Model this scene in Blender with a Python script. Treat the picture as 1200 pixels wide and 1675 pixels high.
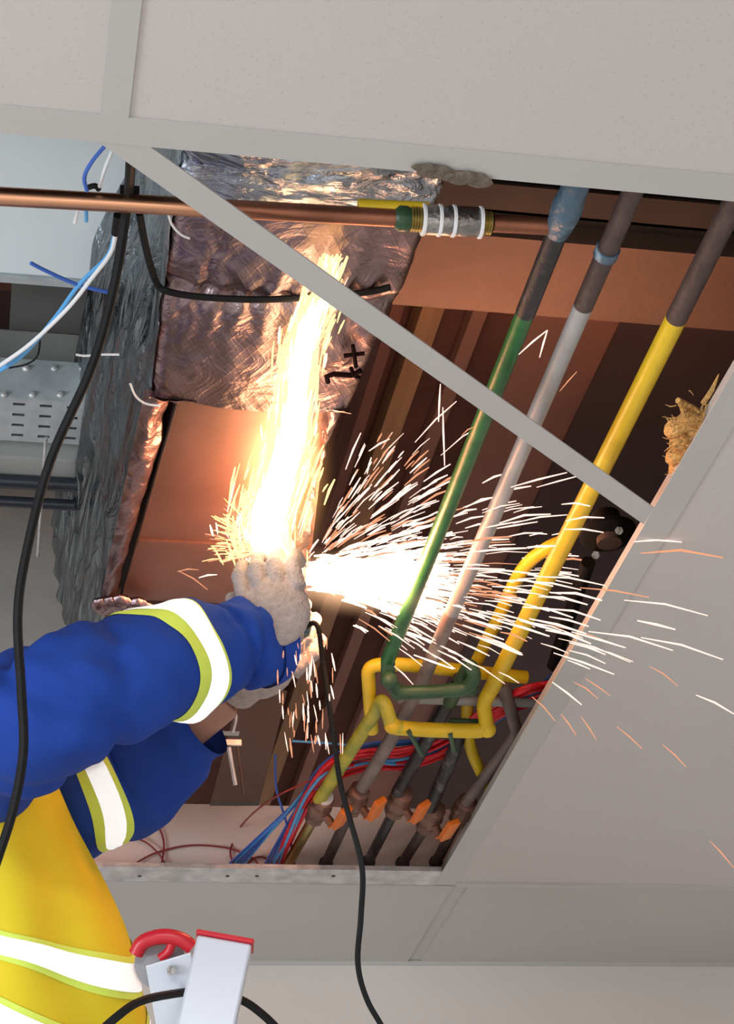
import bpy, bmesh, math, random
from mathutils import Vector, Matrix, noise
random.seed(7)
for o in list(bpy.data.objects): bpy.data.objects.remove(o, do_unlink=True)
C = bpy.context.scene.collection
PI = math.pi
# ---------------------------------------------------------------- camera
ZC = 2.90                                  # underside of the suspended ceiling
F = 2899.0                                 # focal length in pixels of the 1200x1675 frame
CAMZ = 1.65
dA = Vector((14527, 790, F)).normalized()  # world X seen from the camera (right, down, forward)
dN = Vector((14527, 790, F)).cross(Vector((-686, 1979, F))).normalized()
dB = dN.cross(dA).normalized()
CAM = Vector((0, 0, CAMZ))
def wdir(v): v = Vector(v); return Vector((v.dot(dA), v.dot(dB), v.dot(dN)))
cam_d = bpy.data.cameras.new('camera'); cam = bpy.data.objects.new('camera', cam_d); C.objects.link(cam)
cr, cu, cf = wdir((1,0,0)), wdir((0,-1,0)), wdir((0,0,1))
cam.matrix_world = Matrix(((cr.x,cu.x,-cf.x,CAM.x),(cr.y,cu.y,-cf.y,CAM.y),(cr.z,cu.z,-cf.z,CAM.z),(0,0,0,1)))
cam_d.sensor_fit = 'VERTICAL'; cam_d.sensor_height = 24; cam_d.lens = 24*F/1675; cam_d.clip_start = .02
bpy.context.scene.camera = cam
# ---------------------------------------------------------------- light and exposure
sc = bpy.context.scene
sc.view_settings.view_transform = 'Standard'; sc.view_settings.look = 'None'
sc.view_settings.gamma = 1; sc.view_settings.use_curve_mapping = False; sc.view_settings.exposure = 0.0
WORLD_COL, WORLD_STR = (.95, .93, .96), .80
w = bpy.data.worlds.new('room_light'); sc.world = w; w.use_nodes = True
w.node_tree.nodes['Background'].inputs[0].default_value = (*WORLD_COL, 1)
w.node_tree.nodes['Background'].inputs[1].default_value = WORLD_STR
def lamp(name, kind, loc, energy, col, size=.1, target=None, size_y=None):
    d = bpy.data.lights.new(name, kind); d.energy = energy; d.color = col
    if kind == 'AREA':
        d.size = size
        if size_y: d.shape = 'RECTANGLE'; d.size_y = size_y
    else: d.shadow_soft_size = size
    o = bpy.data.objects.new(name, d); C.objects.link(o); o.location = loc
    if target is not None: o.rotation_euler = (Vector(target)-Vector(loc)).to_track_quat('-Z', 'Y').to_euler()
    return o
lamp('window_daylight', 'AREA', (-3.6, -.2, 1.5), 110, (.82, .92, 1), 1.6, (0, 2.2, 3.1), 1.4)
lamp('phone_flash', 'POINT', CAM+Vector((.03, 0, .04)), 2.2, (1, .98, .95), .05)
lamp('room_ceiling_light', 'AREA', (-.6, -1.3, 2.86), 230, (1, .96, .93), 1.2, (-.6, -1.3, 0))
SPARK_E = 150.0
# ---------------------------------------------------------------- pixel -> place
def ray(px, py): return wdir((px-600, py-837.5, F))/F         # unit forward depth
def P(px, py, h):                     # the point at height h above the ceiling plane
    r = ray(px, py); return CAM + r*((ZC+h-CAMZ)/r.z)
def PD(px, py, d): return CAM + ray(px, py)*d                # at forward depth d
def PY(px, py, Y): r = ray(px, py); return CAM + r*(Y/r.y)
# ---------------------------------------------------------------- materials
def mat(name, col, rough=.6, metal=0, var=0, vscale=20, bump=0, bscale=60, col2=None, detail=6, coat=0, dist=.01, stretch=None, spec=.5, contrast=(.3,.7)):
    m = bpy.data.materials.new(name); m.use_nodes = True; nt = m.node_tree; b = nt.nodes['Principled BSDF']
    b.inputs['Base Color'].default_value = (*col, 1); b.inputs['Roughness'].default_value = rough
    b.inputs['Metallic'].default_value = metal; b.inputs['Coat Weight'].default_value = coat
    b.inputs['Specular IOR Level'].default_value = spec
    tc = nt.nodes.new('ShaderNodeTexCoord'); mp = nt.nodes.new('ShaderNodeMapping'); nt.links.new(tc.outputs['Object'], mp.inputs[0])
    if stretch: mp.inputs['Scale'].default_value = stretch
    if col2 or var:
        n = nt.nodes.new('ShaderNodeTexNoise'); n.inputs['Scale'].default_value = vscale; n.inputs['Detail'].default_value = detail
        nt.links.new(mp.outputs[0], n.inputs[0])
        r = nt.nodes.new('ShaderNodeValToRGB'); r.color_ramp.elements[0].position = contrast[0]; r.color_ramp.elements[1].position = contrast[1]
        c2 = col2 or tuple(max(0, c*(1-var)) for c in col)
        r.color_ramp.elements[0].color = (*c2, 1); r.color_ramp.elements[1].color = (*col, 1)
        nt.links.new(n.outputs['Fac'], r.inputs[0]); nt.links.new(r.outputs[0], b.inputs['Base Color'])
    if bump:
        n2 = nt.nodes.new('ShaderNodeTexNoise'); n2.inputs['Scale'].default_value = bscale; n2.inputs['Detail'].default_value = 5
        nt.links.new(mp.outputs[0], n2.inputs[0])
        bp = nt.nodes.new('ShaderNodeBump'); bp.inputs['Strength'].default_value = bump; bp.inputs['Distance'].default_value = dist
        nt.links.new(n2.outputs['Fac'], bp.inputs['Height']); nt.links.new(bp.outputs[0], b.inputs['Normal'])
    return m
def emit(name, col, s):
    m = bpy.data.materials.new(name); m.use_nodes = True; nt = m.node_tree; nt.nodes.clear()
    e = nt.nodes.new('ShaderNodeEmission'); e.inputs[0].default_value = (*col, 1); e.inputs[1].default_value = s
    o = nt.nodes.new('ShaderNodeOutputMaterial'); nt.links.new(e.outputs[0], o.inputs[0]); return m
def tile_mat():
    m = mat('mineral fibre tile', (.60,.565,.55), .95, 0, .06, 1.5, spec=.1); nt = m.node_tree; b = nt.nodes['Principled BSDF']
    tc = nt.nodes.new('ShaderNodeTexCoord'); v = nt.nodes.new('ShaderNodeTexNoise'); v.inputs['Scale'].default_value = 260; v.inputs['Detail'].default_value = 2
    nt.links.new(tc.outputs['Object'], v.inputs[0])
    r = nt.nodes.new('ShaderNodeValToRGB'); r.color_ramp.elements[0].position = .62; r.color_ramp.elements[1].position = .72
    r.color_ramp.elements[0].color = (1,1,1,1); r.color_ramp.elements[1].color = (.88,.84,.79,1)
    nt.links.new(v.outputs['Fac'], r.inputs[0])
    mx = nt.nodes.new('ShaderNodeMix'); mx.data_type = 'RGBA'; mx.blend_type = 'MULTIPLY'; mx.inputs[0].default_value = 1
    src = b.inputs['Base Color'].links[0].from_socket
    nt.links.new(src, mx.inputs[6]); nt.links.new(r.outputs[0], mx.inputs[7]); nt.links.new(mx.outputs[2], b.inputs['Base Color'])
    bp = nt.nodes.new('ShaderNodeBump'); bp.inputs['Strength'].default_value = .15; bp.inputs['Distance'].default_value = .001; bp.invert = True
    nt.links.new(v.outputs['Fac'], bp.inputs['Height']); nt.links.new(bp.outputs[0], b.inputs['Normal']); return m
def foil_mat(name, col, scrim=True, rough=.28, bs=18, strength=.7, stretch=(1,1,1)):
    m = mat(name, col, rough, 1, .35, 9); nt = m.node_tree; b = nt.nodes['Principled BSDF']
    tc = nt.nodes.new('ShaderNodeTexCoord')
    n = nt.nodes.new('ShaderNodeTexNoise'); n.inputs['Scale'].default_value = bs; n.inputs['Detail'].default_value = 7; n.inputs['Distortion'].default_value = 1.2
    mp0 = nt.nodes.new('ShaderNodeMapping'); mp0.inputs['Scale'].default_value = stretch; nt.links.new(tc.outputs['Object'], mp0.inputs[0]); nt.links.new(mp0.outputs[0], n.inputs[0])
    bp = nt.nodes.new('ShaderNodeBump'); bp.inputs['Strength'].default_value = strength; bp.inputs['Distance'].default_value = .035 if not scrim else .02
    nt.links.new(n.outputs['Fac'], bp.inputs['Height']); last = bp.outputs[0]
    if scrim:
        for ang in (.5, -.5):
            mp = nt.nodes.new('ShaderNodeMapping'); mp.inputs['Rotation'].default_value = (0, 0, ang); nt.links.new(tc.outputs['Object'], mp.inputs[0])
            wv = nt.nodes.new('ShaderNodeTexWave'); wv.inputs['Scale'].default_value = 26; wv.inputs['Distortion'].default_value = .3; nt.links.new(mp.outputs[0], wv.inputs[0])
            r = nt.nodes.new('ShaderNodeValToRGB'); r.color_ramp.elements[0].position = .86; r.color_ramp.elements[1].position = .97
            nt.links.new(wv.outputs['Fac'], r.inputs[0])
            b2 = nt.nodes.new('ShaderNodeBump'); b2.inputs['Strength'].default_value = .12; b2.inputs['Distance'].default_value = .003
            nt.links.new(r.outputs[0], b2.inputs['Height']); nt.links.new(last, b2.inputs['Normal']); last = b2.outputs[0]
    nt.links.new(last, b.inputs['Normal']); return m
def retro_mat():      # retroreflective tape: sends light back the way it came
    m = bpy.data.materials.new('retroreflective tape'); m.use_nodes = True; nt = m.node_tree; nt.nodes.clear()
    g = nt.nodes.new('ShaderNodeNewGeometry'); gl = nt.nodes.new('ShaderNodeBsdfGlossy'); gl.inputs['Roughness'].default_value = .22
    nt.links.new(g.outputs['Incoming'], gl.inputs['Normal'])
    d = nt.nodes.new('ShaderNodeBsdfDiffuse'); d.inputs[0].default_value = (.85,.87,.86,1)
    mx = nt.nodes.new('ShaderNodeMixShader'); mx.inputs[0].default_value = .6
    nt.links.new(d.outputs[0], mx.inputs[1]); nt.links.new(gl.outputs[0], mx.inputs[2])
    o = nt.nodes.new('ShaderNodeOutputMaterial'); nt.links.new(mx.outputs[0], o.inputs[0]); return m
M = dict(
 tile=tile_mat(),
 bar=mat('white enamelled steel', (.52,.51,.49), .5, 0, .05, 3),
 board=mat('painted plasterboard', (.52,.50,.475), .9, 0, .06, 2, .1, 90),
 wall=mat('painted wall', (.66,.63,.59), .9, 0, .06, 2),
 floor=mat('floor screed', (.45,.43,.4), .8, 0, .2, 3),
 galv=mat('galvanised steel', (.75,.75,.76), .42, .6, .4, 30, .25, 40, detail=8),
 galv2=mat('zinc plated tray', (.62,.68,.70), .5, .4, .3, 25, .1, 40),
 sheet=mat('bare duct sheet metal', (.26,.15,.12), .5, .7, .3, 7, .15, 14),
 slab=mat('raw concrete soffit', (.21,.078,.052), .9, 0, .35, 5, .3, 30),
 beam=mat('beam concrete', (.25,.17,.135), .9, 0, .15, 8, .2, 40),
 beamdark=mat('dark beam face', (.09,.062,.052), .9, 0, .3, 8),  # shaded copy of the beam concrete, also used for other dark parts
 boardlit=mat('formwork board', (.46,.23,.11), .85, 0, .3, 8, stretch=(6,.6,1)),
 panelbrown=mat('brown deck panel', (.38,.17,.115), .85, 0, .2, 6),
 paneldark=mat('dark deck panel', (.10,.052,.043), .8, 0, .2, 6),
 white=mat('white painted sheet', (.82,.90,.93), .5, 0, .05, 3),
 greywall=mat('grey plenum wall', (.40,.41,.39), .9, 0, .3, 4, .2, 20),
 plaster=mat('spark tinted plaster', (.93,.76,.68), .9, 0, .06, 5, .1, 50),  # white plaster; the pink of the spark light is put into its colour
 foil=foil_mat('aluminium foil facing', (.42,.30,.31), rough=.34, bs=16, strength=.45),
 film=foil_mat('dark silver wrap', (.30,.335,.36), False, .15, 26, 1.0, (1,.22,1)),
 silver=foil_mat('bright silver wrap', (.55,.62,.72), False, .2, 20, 1.0, (.5,1,1)),
 copper=mat('copper', (.80,.42,.25), .3, 1, .3, 14, stretch=(.3,1,1)),
 coppertar=mat('tarnished copper', (.42,.17,.10), .4, .8, .5, 14),
 brass=mat('brass', (.52,.42,.16), .35, .9, .3, 30),
 steel=mat('threaded steel', (.42,.41,.40), .3, .9, .4, 50, .3, 120),
 ptfe=mat('white thread tape', (.85,.85,.85), .6),
 yellow=mat('yellow pipe enamel', (.80,.56,.02), .38, 0, .18, 30, .06, 60),
 yelgreen=mat('mottled yellow green enamel', (.60,.50,.04), .4, 0, 0, 22, .1, 60, col2=(.17,.24,.03)),
 green=mat('green pipe enamel', (.02,.15,.04), .35, 0, .35, 30, .06, 60),
 dgreen=mat('dark green enamel', (.035,.10,.045), .4, 0, .4, 30),
 grey=mat('grey pipe enamel', (.40,.40,.40), .4, 0, .2, 25, .05, 60),
 greybrown=mat('dusty grey brown enamel', (.26,.20,.185), .5, 0, .4, 30, .1, 60),
 blackpipe=mat('sooty black pipe', (.022,.02,.024), .42, 0, 0, 35, .2, 60, col2=(.16,.14,.14), contrast=(.30,.42)),
 rust=mat('rusty brown pipe', (.085,.055,.05), .55, 0, .4, 30, .3, 80),
 bluetape=mat('blue grey wrapping', (.07,.13,.18), .35, 0, 0, 40, .6, 60, col2=(.4,.5,.58), contrast=(.25,.45)),
 bronze=mat('bronze valve body', (.30,.165,.12), .5, .5, .4, 40, .2, 60),
 orange=mat('orange lever coating', (.85,.20,.015), .45, 0, .2, 40),
 black=mat('black rubber', (.010,.010,.011), .6, 0, .3, 40, spec=.2),
 darkpipe=mat('black insulated pipe', (.025,.03,.04), .3),
 red=mat('red wire sheath', (.78,.02,.035), .4),
 redd=mat('dull red wire', (.33,.03,.03), .45),
 blue=mat('blue wire sheath', (.05,.14,.55), .4),
 lblue=mat('light blue wire', (.10,.38,.75), .4),
 wwire=mat('white wire sheath', (.80,.82,.84), .45),
 cloth=mat('royal blue work cloth', (.018,.066,.38), .85, 0, .25, 6, .35, 350, dist=.002, spec=.2),
 vest=mat('yellow work cloth', (.82,.64,.03), .85, 0, .12, 6, .3, 350, dist=.002, spec=.2),
 neon=mat('neon yellow trim', (.72,.90,.12), .7),
 retro=retro_mat(),
 skin=mat('skin', (.45,.22,.15), .5, 0, .12, 20),
 glove=mat('knitted glove', (.50,.42,.40), .9, 0, .25, 120, .9, 320, dist=.004),
 hair=mat('black hair', (.02,.015,.012), .7),
 tool=mat('grinder housing', (.02,.09,.11), .4),
 toolgrey=mat('grinder gear head', (.35,.35,.36), .35, .9),
 alu=mat('aluminium ladder rail', (.66,.71,.80), .35, .3, .06, 4, stretch=(1,1,.1)),
 redplastic=mat('red plastic', (.55,.015,.03), .35),
 ladderside=mat('ladder side', (.30,.31,.33), .5, .4),
 foam=mat('brown foam', (.19,.15,.11), .95, 0, .4, 40, .8, 80),
 wool=mat('yellow mineral wool', (.85,.50,.17), .95, 0, .3, 60, .9, 150),
 stain=mat('soot', (.03,.02,.02), .8),
 ink=mat('black marker', (.010,.004,.005), .9, spec=.05),
)
# ---------------------------------------------------------------- mesh helpers
class MB:
    def __init__(s): s.v = []; s.f = []
    def add(s, vs, fs):
        n = len(s.v); s.v += [Vector(v) for v in vs]; s.f += [tuple(i+n for i in f) for f in fs]; return s
    def box(s, lo, hi):
        x0,y0,z0 = lo; x1,y1,z1 = hi
        return s.add([(x0,y0,z0),(x1,y0,z0),(x1,y1,z0),(x0,y1,z0),(x0,y0,z1),(x1,y0,z1),(x1,y1,z1),(x0,y1,z1)],
              [(0,3,2,1),(4,5,6,7),(0,1,5,4),(1,2,6,5),(2,3,7,6),(3,0,4,7)])
    def prism(s, pts, d):           # polygon extruded by vector d
        d = Vector(d); n = len(pts); vs = [Vector(p) for p in pts]+[Vector(p)+d for p in pts]
        return s.add(vs, [tuple(range(n))[::-1], tuple(range(n, 2*n))]+[(i,(i+1)%n,(i+1)%n+n,i+n) for i in range(n)])
    def tube(s, pts, r, seg=12, cap=True):
        pts = [Vector(p) for p in pts]; n = len(pts)
        rs = r if isinstance(r, (list, tuple)) else [r]*n
        T = []
        for i in range(n):
            a = pts[max(i-1,0)]; b = pts[min(i+1,n-1)]; t = (b-a); T.append(t.normalized() if t.length > 1e-9 else Vector((0,0,1)))
        u = T[0].orthogonal().normalized(); vs = []
        for i in range(n):
            u = (u - T[i]*u.dot(T[i])).normalized(); v = T[i].cross(u)
            for k in range(seg):
                a = 2*PI*k/seg; vs.append(pts[i]+(u*math.cos(a)+v*math.sin(a))*rs[i])
        fs = [(i*seg+k, i*seg+(k+1)%seg, (i+1)*seg+(k+1)%seg, (i+1)*seg+k) for i in range(n-1) for k in range(seg)]
        if cap: fs += [tuple(range(seg))[::-1], tuple(range((n-1)*seg, n*seg))]
        return s.add(vs, fs)
    def cyl(s, a, b, r, seg=20, r2=None): return s.tube([a, b], [r, r if r2 is None else r2], seg)
    def ball(s, c, r, seg=16, ring=10, M3=None):
        rr = Vector(r) if isinstance(r, (tuple, list, Vector)) else Vector((r,r,r)); c = Vector(c); vs = []; fs = []
        for i in range(ring+1):
            th = PI*i/ring
            for k in range(seg):
                a = 2*PI*k/seg; v = Vector((math.sin(th)*math.cos(a)*rr.x, math.sin(th)*math.sin(a)*rr.y, math.cos(th)*rr.z))
                vs.append(c + (M3 @ v if M3 else v))
        for i in range(ring):
            for k in range(seg): fs.append((i*seg+k, i*seg+(k+1)%seg, (i+1)*seg+(k+1)%seg, (i+1)*seg+k))
        return s.add(vs, fs)
def fillet(pts, r=.02, n=6):
    pts = [Vector(p) for p in pts]; out = [pts[0]]
    for i in range(1, len(pts)-1):
        a = pts[i-1]-pts[i]; b = pts[i+1]-pts[i]; q = min(r, a.length*.45, b.length*.45)
        p0 = pts[i]+a.normalized()*q; p1 = pts[i]+b.normalized()*q
        for k in range(n+1):
            t = k/n; out.append(p0*(1-t)**2 + pts[i]*2*t*(1-t) + p1*t*t)
    out.append(pts[-1]); return out
def crom(pts, n=8):
    pts = [Vector(p) for p in pts]; q = [pts[0]*2-pts[1]]+pts+[pts[-1]*2-pts[-2]]; out = []
    for i in range(1, len(q)-2):
        for k in range(n):
            t = k/n; a,b,c,d = q[i-1],q[i],q[i+1],q[i+2]
            out.append(.5*((2*b)+(c-a)*t+(2*a-5*b+4*c-d)*t*t+(3*b-a-3*c+d)*t**3))
    out.append(pts[-1]); return out
def tag(o, label=None, cat=None, group=None, kind=None):
    if label: o['label'] = label
    if cat: o['category'] = cat
    if group: o['group'] = group
    if kind: o['kind'] = kind
    return o
def rootloc(p):
    while p is not None and p.parent is not None: p = p.parent
    return p.matrix_world.copy() if p is not None else Matrix()
def obj(name, mb, m, parent=None, smooth=True, local=False, bevel=0, sub=0):
    me = bpy.data.meshes.new(name)
    vs = mb.v
    if parent is None and not local:
        c = Vector((0,0,0))
        for v in vs: c += v
        c /= len(vs); zc = min(v.z for v in vs); base = Vector((c.x, c.y, zc)); vs = [v-base for v in vs]
    else: base = Vector((0,0,0))
    if parent is not None and not local:
        r = parent
        while r.parent is not None: r = r.parent
        L = Vector(r.location); vs = [v-L for v in vs]
    me.from_pydata([tuple(v) for v in vs], [], mb.f); me.update()
    bm = bmesh.new(); bm.from_mesh(me); bmesh.ops.recalc_face_normals(bm, faces=bm.faces); bm.to_mesh(me); bm.free()
    if smooth:
        for p in me.polygons: p.use_smooth = True
        try: me.set_sharp_from_angle(angle=math.radians(42))
        except Exception: pass
    me.materials.append(m)
    o = bpy.data.objects.new(name, me); C.objects.link(o); o.location = base
    if parent is not None: o.parent = parent
    if bevel:
        b = o.modifiers.new('bevel', 'BEVEL'); b.width = bevel; b.segments = 2; b.limit_method = 'ANGLE'
    if sub:
        b = o.modifiers.new('sub', 'SUBSURF'); b.levels = sub; b.render_levels = sub
    return o
def empty(name, loc, label, cat, group=None):
    o = bpy.data.objects.new(name, None); C.objects.link(o); o.location = loc; o.empty_display_size = .05
    return tag(o, label, cat, group)
def struct(name, mb, m, **k): return tag(obj(name, mb, m, **k), kind='structure')
# ================================================================ SETTING
struct('floor', MB().box((-5,-3,-.1),(5,6,0)), M['floor'])
# ceiling grid edges on the ceiling plane
def Q(px, py, h=0): return P(px, py, h)
xL2 = Q(197,100).x; xL4 = P(718,1443,0)
Y1a, Y1b = Q(500,218).y, Q(500,262).y           # cross bar near the top of the photo (near, far edge)
YCH = Q(500,1443).y                              # far edge of the opening
YW = Q(700,1572).y                               # far wall
def grid_tile(name, x0, y0, x1, y1, label):
    t = tag(obj(name, MB().box((x0,y0,ZC),(x1,y1,ZC+.016)), M['tile'], bevel=.002), label, 'ceiling tile', 'mineral fibre ceiling tiles'); return t
# structural ceiling beyond the tiles, seen only from elsewhere
L2a, L2b = Q(183,0).x, Q(232,0).x
L4a = (Q(1045,862).x+Q(1200,597).x+Q(718,1443).x)/3; L4w = .040; L4b = L4a+L4w
grid_tile('ceiling_tile', -1.6, Y1a-1.3, L2a+.006, Y1a+.006, 'speckled off-white ceiling tile in the top left corner, left of the short grid bar')
grid_tile('ceiling_tile', L2b-.006, Y1a-1.3, 1.3, Y1a+.006, 'large speckled off-white ceiling tile across the top, right of the short grid bar')
grid_tile('ceiling_tile', L4b-.008, Y1b-.006, L4b+.9, YCH+.004, 'grey speckled ceiling tile at the right, under the flying sparks')
struct('ceiling', MB().box((L4b+.9,Y1a-1.3,ZC),(4,YCH,ZC+.02)).box((-4,Y1a-1.3,ZC),(-1.6,YCH,ZC+.02)).box((1.3,Y1a-1.3,ZC),(L4b+.9,Y1b-.01,ZC+.02)).box((-4,-3,ZC),(4,Y1a-1.3,ZC+.02)), M['tile'])
seam_x0, seam_x1 = Q(738,1452).x, Q(766,1452).x
mb = MB().box((-4,YCH+.006,ZC-.002),(seam_x0,YW,ZC+.012)).box((seam_x0+.03,YCH+.006,ZC-.002),(4,YW,ZC+.012)).box((seam_x0,YCH+.006,ZC+.001),(seam_x0+.03,YW,ZC+.012))
struct('trim_1', mb, M['board'])
struct('trim_2', MB().box((L4b,YCH-.012,ZC-.004),(4,YCH+.006,ZC+.01)), M['bar'])
struct('wall_back', MB().box((-4,YW,0),(4,YW+.1,ZC+.012)), M['wall'])
struct('trim_3', MB().box((-4,YW-.004,ZC-.010),(4,YW,ZC-.002)), M['board'])
# plenum shell
HS = .72
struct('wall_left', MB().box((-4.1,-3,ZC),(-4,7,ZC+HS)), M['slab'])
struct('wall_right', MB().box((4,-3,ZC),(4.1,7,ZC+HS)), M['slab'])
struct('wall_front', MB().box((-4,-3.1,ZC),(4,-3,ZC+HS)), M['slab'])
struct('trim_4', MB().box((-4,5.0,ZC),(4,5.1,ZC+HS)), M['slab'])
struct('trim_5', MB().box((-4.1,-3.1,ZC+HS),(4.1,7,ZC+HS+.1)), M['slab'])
# low plaster wall at the far edge of the opening
YP = YCH+.035
zt = PY(450,1318,YP).z
struct('trim_6', MB().box((-4,YP,ZC+.012),(L4b+.2,YP+.10,zt)), M['plaster'])
# deck panels fixed under the slab, running away from the camera
def strip(name, p0, p1, hb, m, y0, y1, th=.02):
    x0 = P(*p0, hb).x; x1 = P(*p1, hb).x
    return struct(name, MB().box((min(x0,x1),y0,ZC+hb),(max(x0,x1),y1,ZC+hb+th)), m)
hb = HS-.04
yb0_pre = P(900,395,.42).y-.06
ys, ye = P(900,525,hb).y-.25, 4.6
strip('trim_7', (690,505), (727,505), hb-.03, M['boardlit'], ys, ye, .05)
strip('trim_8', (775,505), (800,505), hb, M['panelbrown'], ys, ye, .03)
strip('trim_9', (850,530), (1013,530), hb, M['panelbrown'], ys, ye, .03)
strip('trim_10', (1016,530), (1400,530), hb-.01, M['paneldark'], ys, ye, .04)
struct('trim_14', MB().box((P(650,300,.7).x,P(900,285,.7).y-.25,ZC+hb),(2.4,yb0_pre,ZC+hb+.02)), M['paneldark'])  # panel added to darken the slab ahead of the beam, shade by colour
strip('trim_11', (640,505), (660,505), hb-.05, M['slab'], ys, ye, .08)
# cross beam: near face painted darker for shade, underside lighter for spark light
yb0, yb1 = P(900,395,.42).y, P(900,518,.42).y
xb0 = P(560,400,.42).x
bmx = empty('concrete_beam', (xb0+.8, (yb0+yb1)/2, ZC+.42), 'brown concrete beam crossing above the pipes on the right side of the opening', 'beam')
obj('soffit', MB().box((xb0,yb0,ZC+.42),(2.4,yb1,ZC+HS)), M['beam'], bmx, smooth=False)
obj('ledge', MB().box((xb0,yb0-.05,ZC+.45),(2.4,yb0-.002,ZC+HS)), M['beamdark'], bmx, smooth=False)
y2 = P(900,300,.30).y
tag(obj('steel_angle', MB().box((P(640,330,.30).x,y2+.01,ZC+.30),(2.4,y2+.06,ZC+.305)).box((P(640,330,.30).x,y2+.055,ZC+.30),(2.4,y2+.06,ZC+.37)), M['beamdark'], smooth=False), 'dark steel angle crossing just beyond the upper grid bar', 'steel angle')
# ---- left part of the opening
hw = .34
yw0, yw1 = P(100,200,hw).y, P(100,456,hw).y
xw1 = P(230,400,hw).x
acu = empty('air_handling_unit', (-.9,(yw0+yw1)/2,ZC+hw), 'white painted underside of the air unit at the left, above the copper pipe', 'air unit')
obj('casing', MB().box((-1.7,yw0-.2,ZC+hw),(xw1+.06,yw1,ZC+HS-.02)), M['white'], acu, bevel=.004)
obj('edge_strip', MB().box((-1.7,yw1,ZC+hw-.004),(xw1+.06,yw1+.012,ZC+hw+.03)), M['galv2'], acu, smooth=False)
obj('grille', MB().box((-1.7,yw0+.06,ZC+hw-.006),(P(-60,300,hw).x,yw1-.03,ZC+hw-.0005)), M['galv2'], acu, smooth=False)
ygw = PY(60,560,P(60,560,.42).y).y+.02
struct('trim_12', MB().box((P(14,520,.5).x,ygw+.20,ZC+.38),(P(250,500,.5).x,ygw+.25,ZC+HS)), M['greywall'])
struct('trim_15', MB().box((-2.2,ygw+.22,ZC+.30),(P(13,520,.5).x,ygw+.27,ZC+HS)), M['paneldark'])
struct('trim_13', MB().box((-2.4,ygw+.75,ZC+.01),(P(200,900,.3).x,ygw+.8,ZC+HS)), M['greywall'])
# cable tray
ht = .27; yt0, yt1 = P(60,655,ht).y, P(60,722,ht).y; xt1 = P(225,690,ht).x; xt0 = -1.5
zt2 = PY(60,592,yt0).z
tray = empty('cable_tray', ((xt0+xt1)/2,yt0,ZC+ht), 'perforated zinc cable tray with slots and bolt heads at the left', 'cable tray')
def perf(x0, x1, y0, y1, z, th, nx, ny, fx, fy):      # slotted plate
    mb = MB(); dx = (x1-x0)/nx; dy = (y1-y0)/ny
    for j in range(ny):
        a = y0+j*dy; b = a+dy*(1-fy)/2; c = b+dy*fy; d = a+dy
        mb.box((x0,a,z),(x1,b,z+th)); mb.box((x0,c,z),(x1,d,z+th))
        for i in range(nx+1):
            e = x0+(i-.5)*dx+dx*fx/2; f_ = x0+(i+.5)*dx-dx*fx/2
            e = max(e,x0); f_ = min(f_,x1)
            mb.box((e,b,z),(f_,c,z+th))
    return mb
obj('slotted_base', perf(xt0,xt1,yt0,yt1,ZC+ht,.0015,int((xt1-xt0)/.037),4,.45,.28), M['galv2'], tray, smooth=False)
obj('side_rail', MB().box((xt0,yt0-.002,ZC+ht),(xt1,yt0,zt2)).box((xt0,yt0-.002,zt2),(xt1,yt0+.012,zt2+.002)), M['galv2'], tray, smooth=False)
obj('side_rail', MB().box((xt0,yt1,ZC+ht),(xt1,yt1+.002,zt2)), M['galv2'], tray, smooth=False)
for r_, yy in ((0, 602), (1, 645)):
    for i in range(10):
        px = 43+46*(i-6)+r_*10
        if px > 150: continue
        c = PY(px, yy, yt0-.002)
        if xt0 < c.x < xt1: obj('bolt_head', MB().ball(c, (.006,.004,.006), 10, 6).cyl(c, c+Vector((0,-.006,0)), .0028, 8), M['galv'], tray)
bx = MB().box((-1.5,yt1+.03,ZC+.26),(P(190,740,.26).x,yt1+.11,ZC+.5))
tag(obj('concrete_lintel', bx, M['greywall'], bevel=.004), 'dusty grey lintel just below the cable tray in the photo', 'lintel')
for k, (yy, rr, lb) in enumerate(((788,.0105,'upper glossy black pipe running left to right under the cable tray'), (822,.0085,'lower thinner black pipe running left to right beside the foil wrapped duct'))):
    a = P(-150, yy-10, .25); b = P(150, yy+2, .25); b.y = a.y
    tag(obj('black_pipe', MB().tube([a,b], rr, 14), M['darkpipe']), lb, 'pipe')
a = P(75,716,.3)
tag(obj('threaded_rod', MB().cyl(P(75,716,.24), P(76,716,.24)+Vector((0,.28,-.02)), .0025, 8), M['galv']), 'thin hanging rod in front of the grey wall at the left', 'rod')
# ================================================================ GRID BARS
def tbar(name, a, b, w0, label, hgt=.036, drop=.0):
    a = Vector(a); b = Vector(b); d = (b-a).normalized(); s = Vector((d.y,-d.x,0))*w0/2; z = Vector((0,0,1))
    t = empty(name, (a+b)/2, label, 'ceiling grid bar')
    obj('flange', MB().prism([a-s,a+s,b+s,b-s], z*.0018), M['bar'], t, smooth=False)
    q = s.normalized()*.0035
    obj('web', MB().prism([a-q+z*.0018,a+q+z*.0018,b+q+z*.0018,b-q+z*.0018], z*hgt), M['bar'], t, smooth=False)
    return t
zb = ZC-.002
ym = (Y1a+Y1b)/2
tbar('grid_bar', (-1.6,ym,zb), (1.3,ym,zb), Y1b-Y1a, 'long off-white grid bar running across the top of the opening')
xm = (L2a+L2b)/2
tbar('grid_bar', (xm,Y1a-1.3,zb-.0004), (xm,Y1a+.001,zb-.0004), L2b-L2a, 'short off-white grid bar between the two top tiles')
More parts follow.
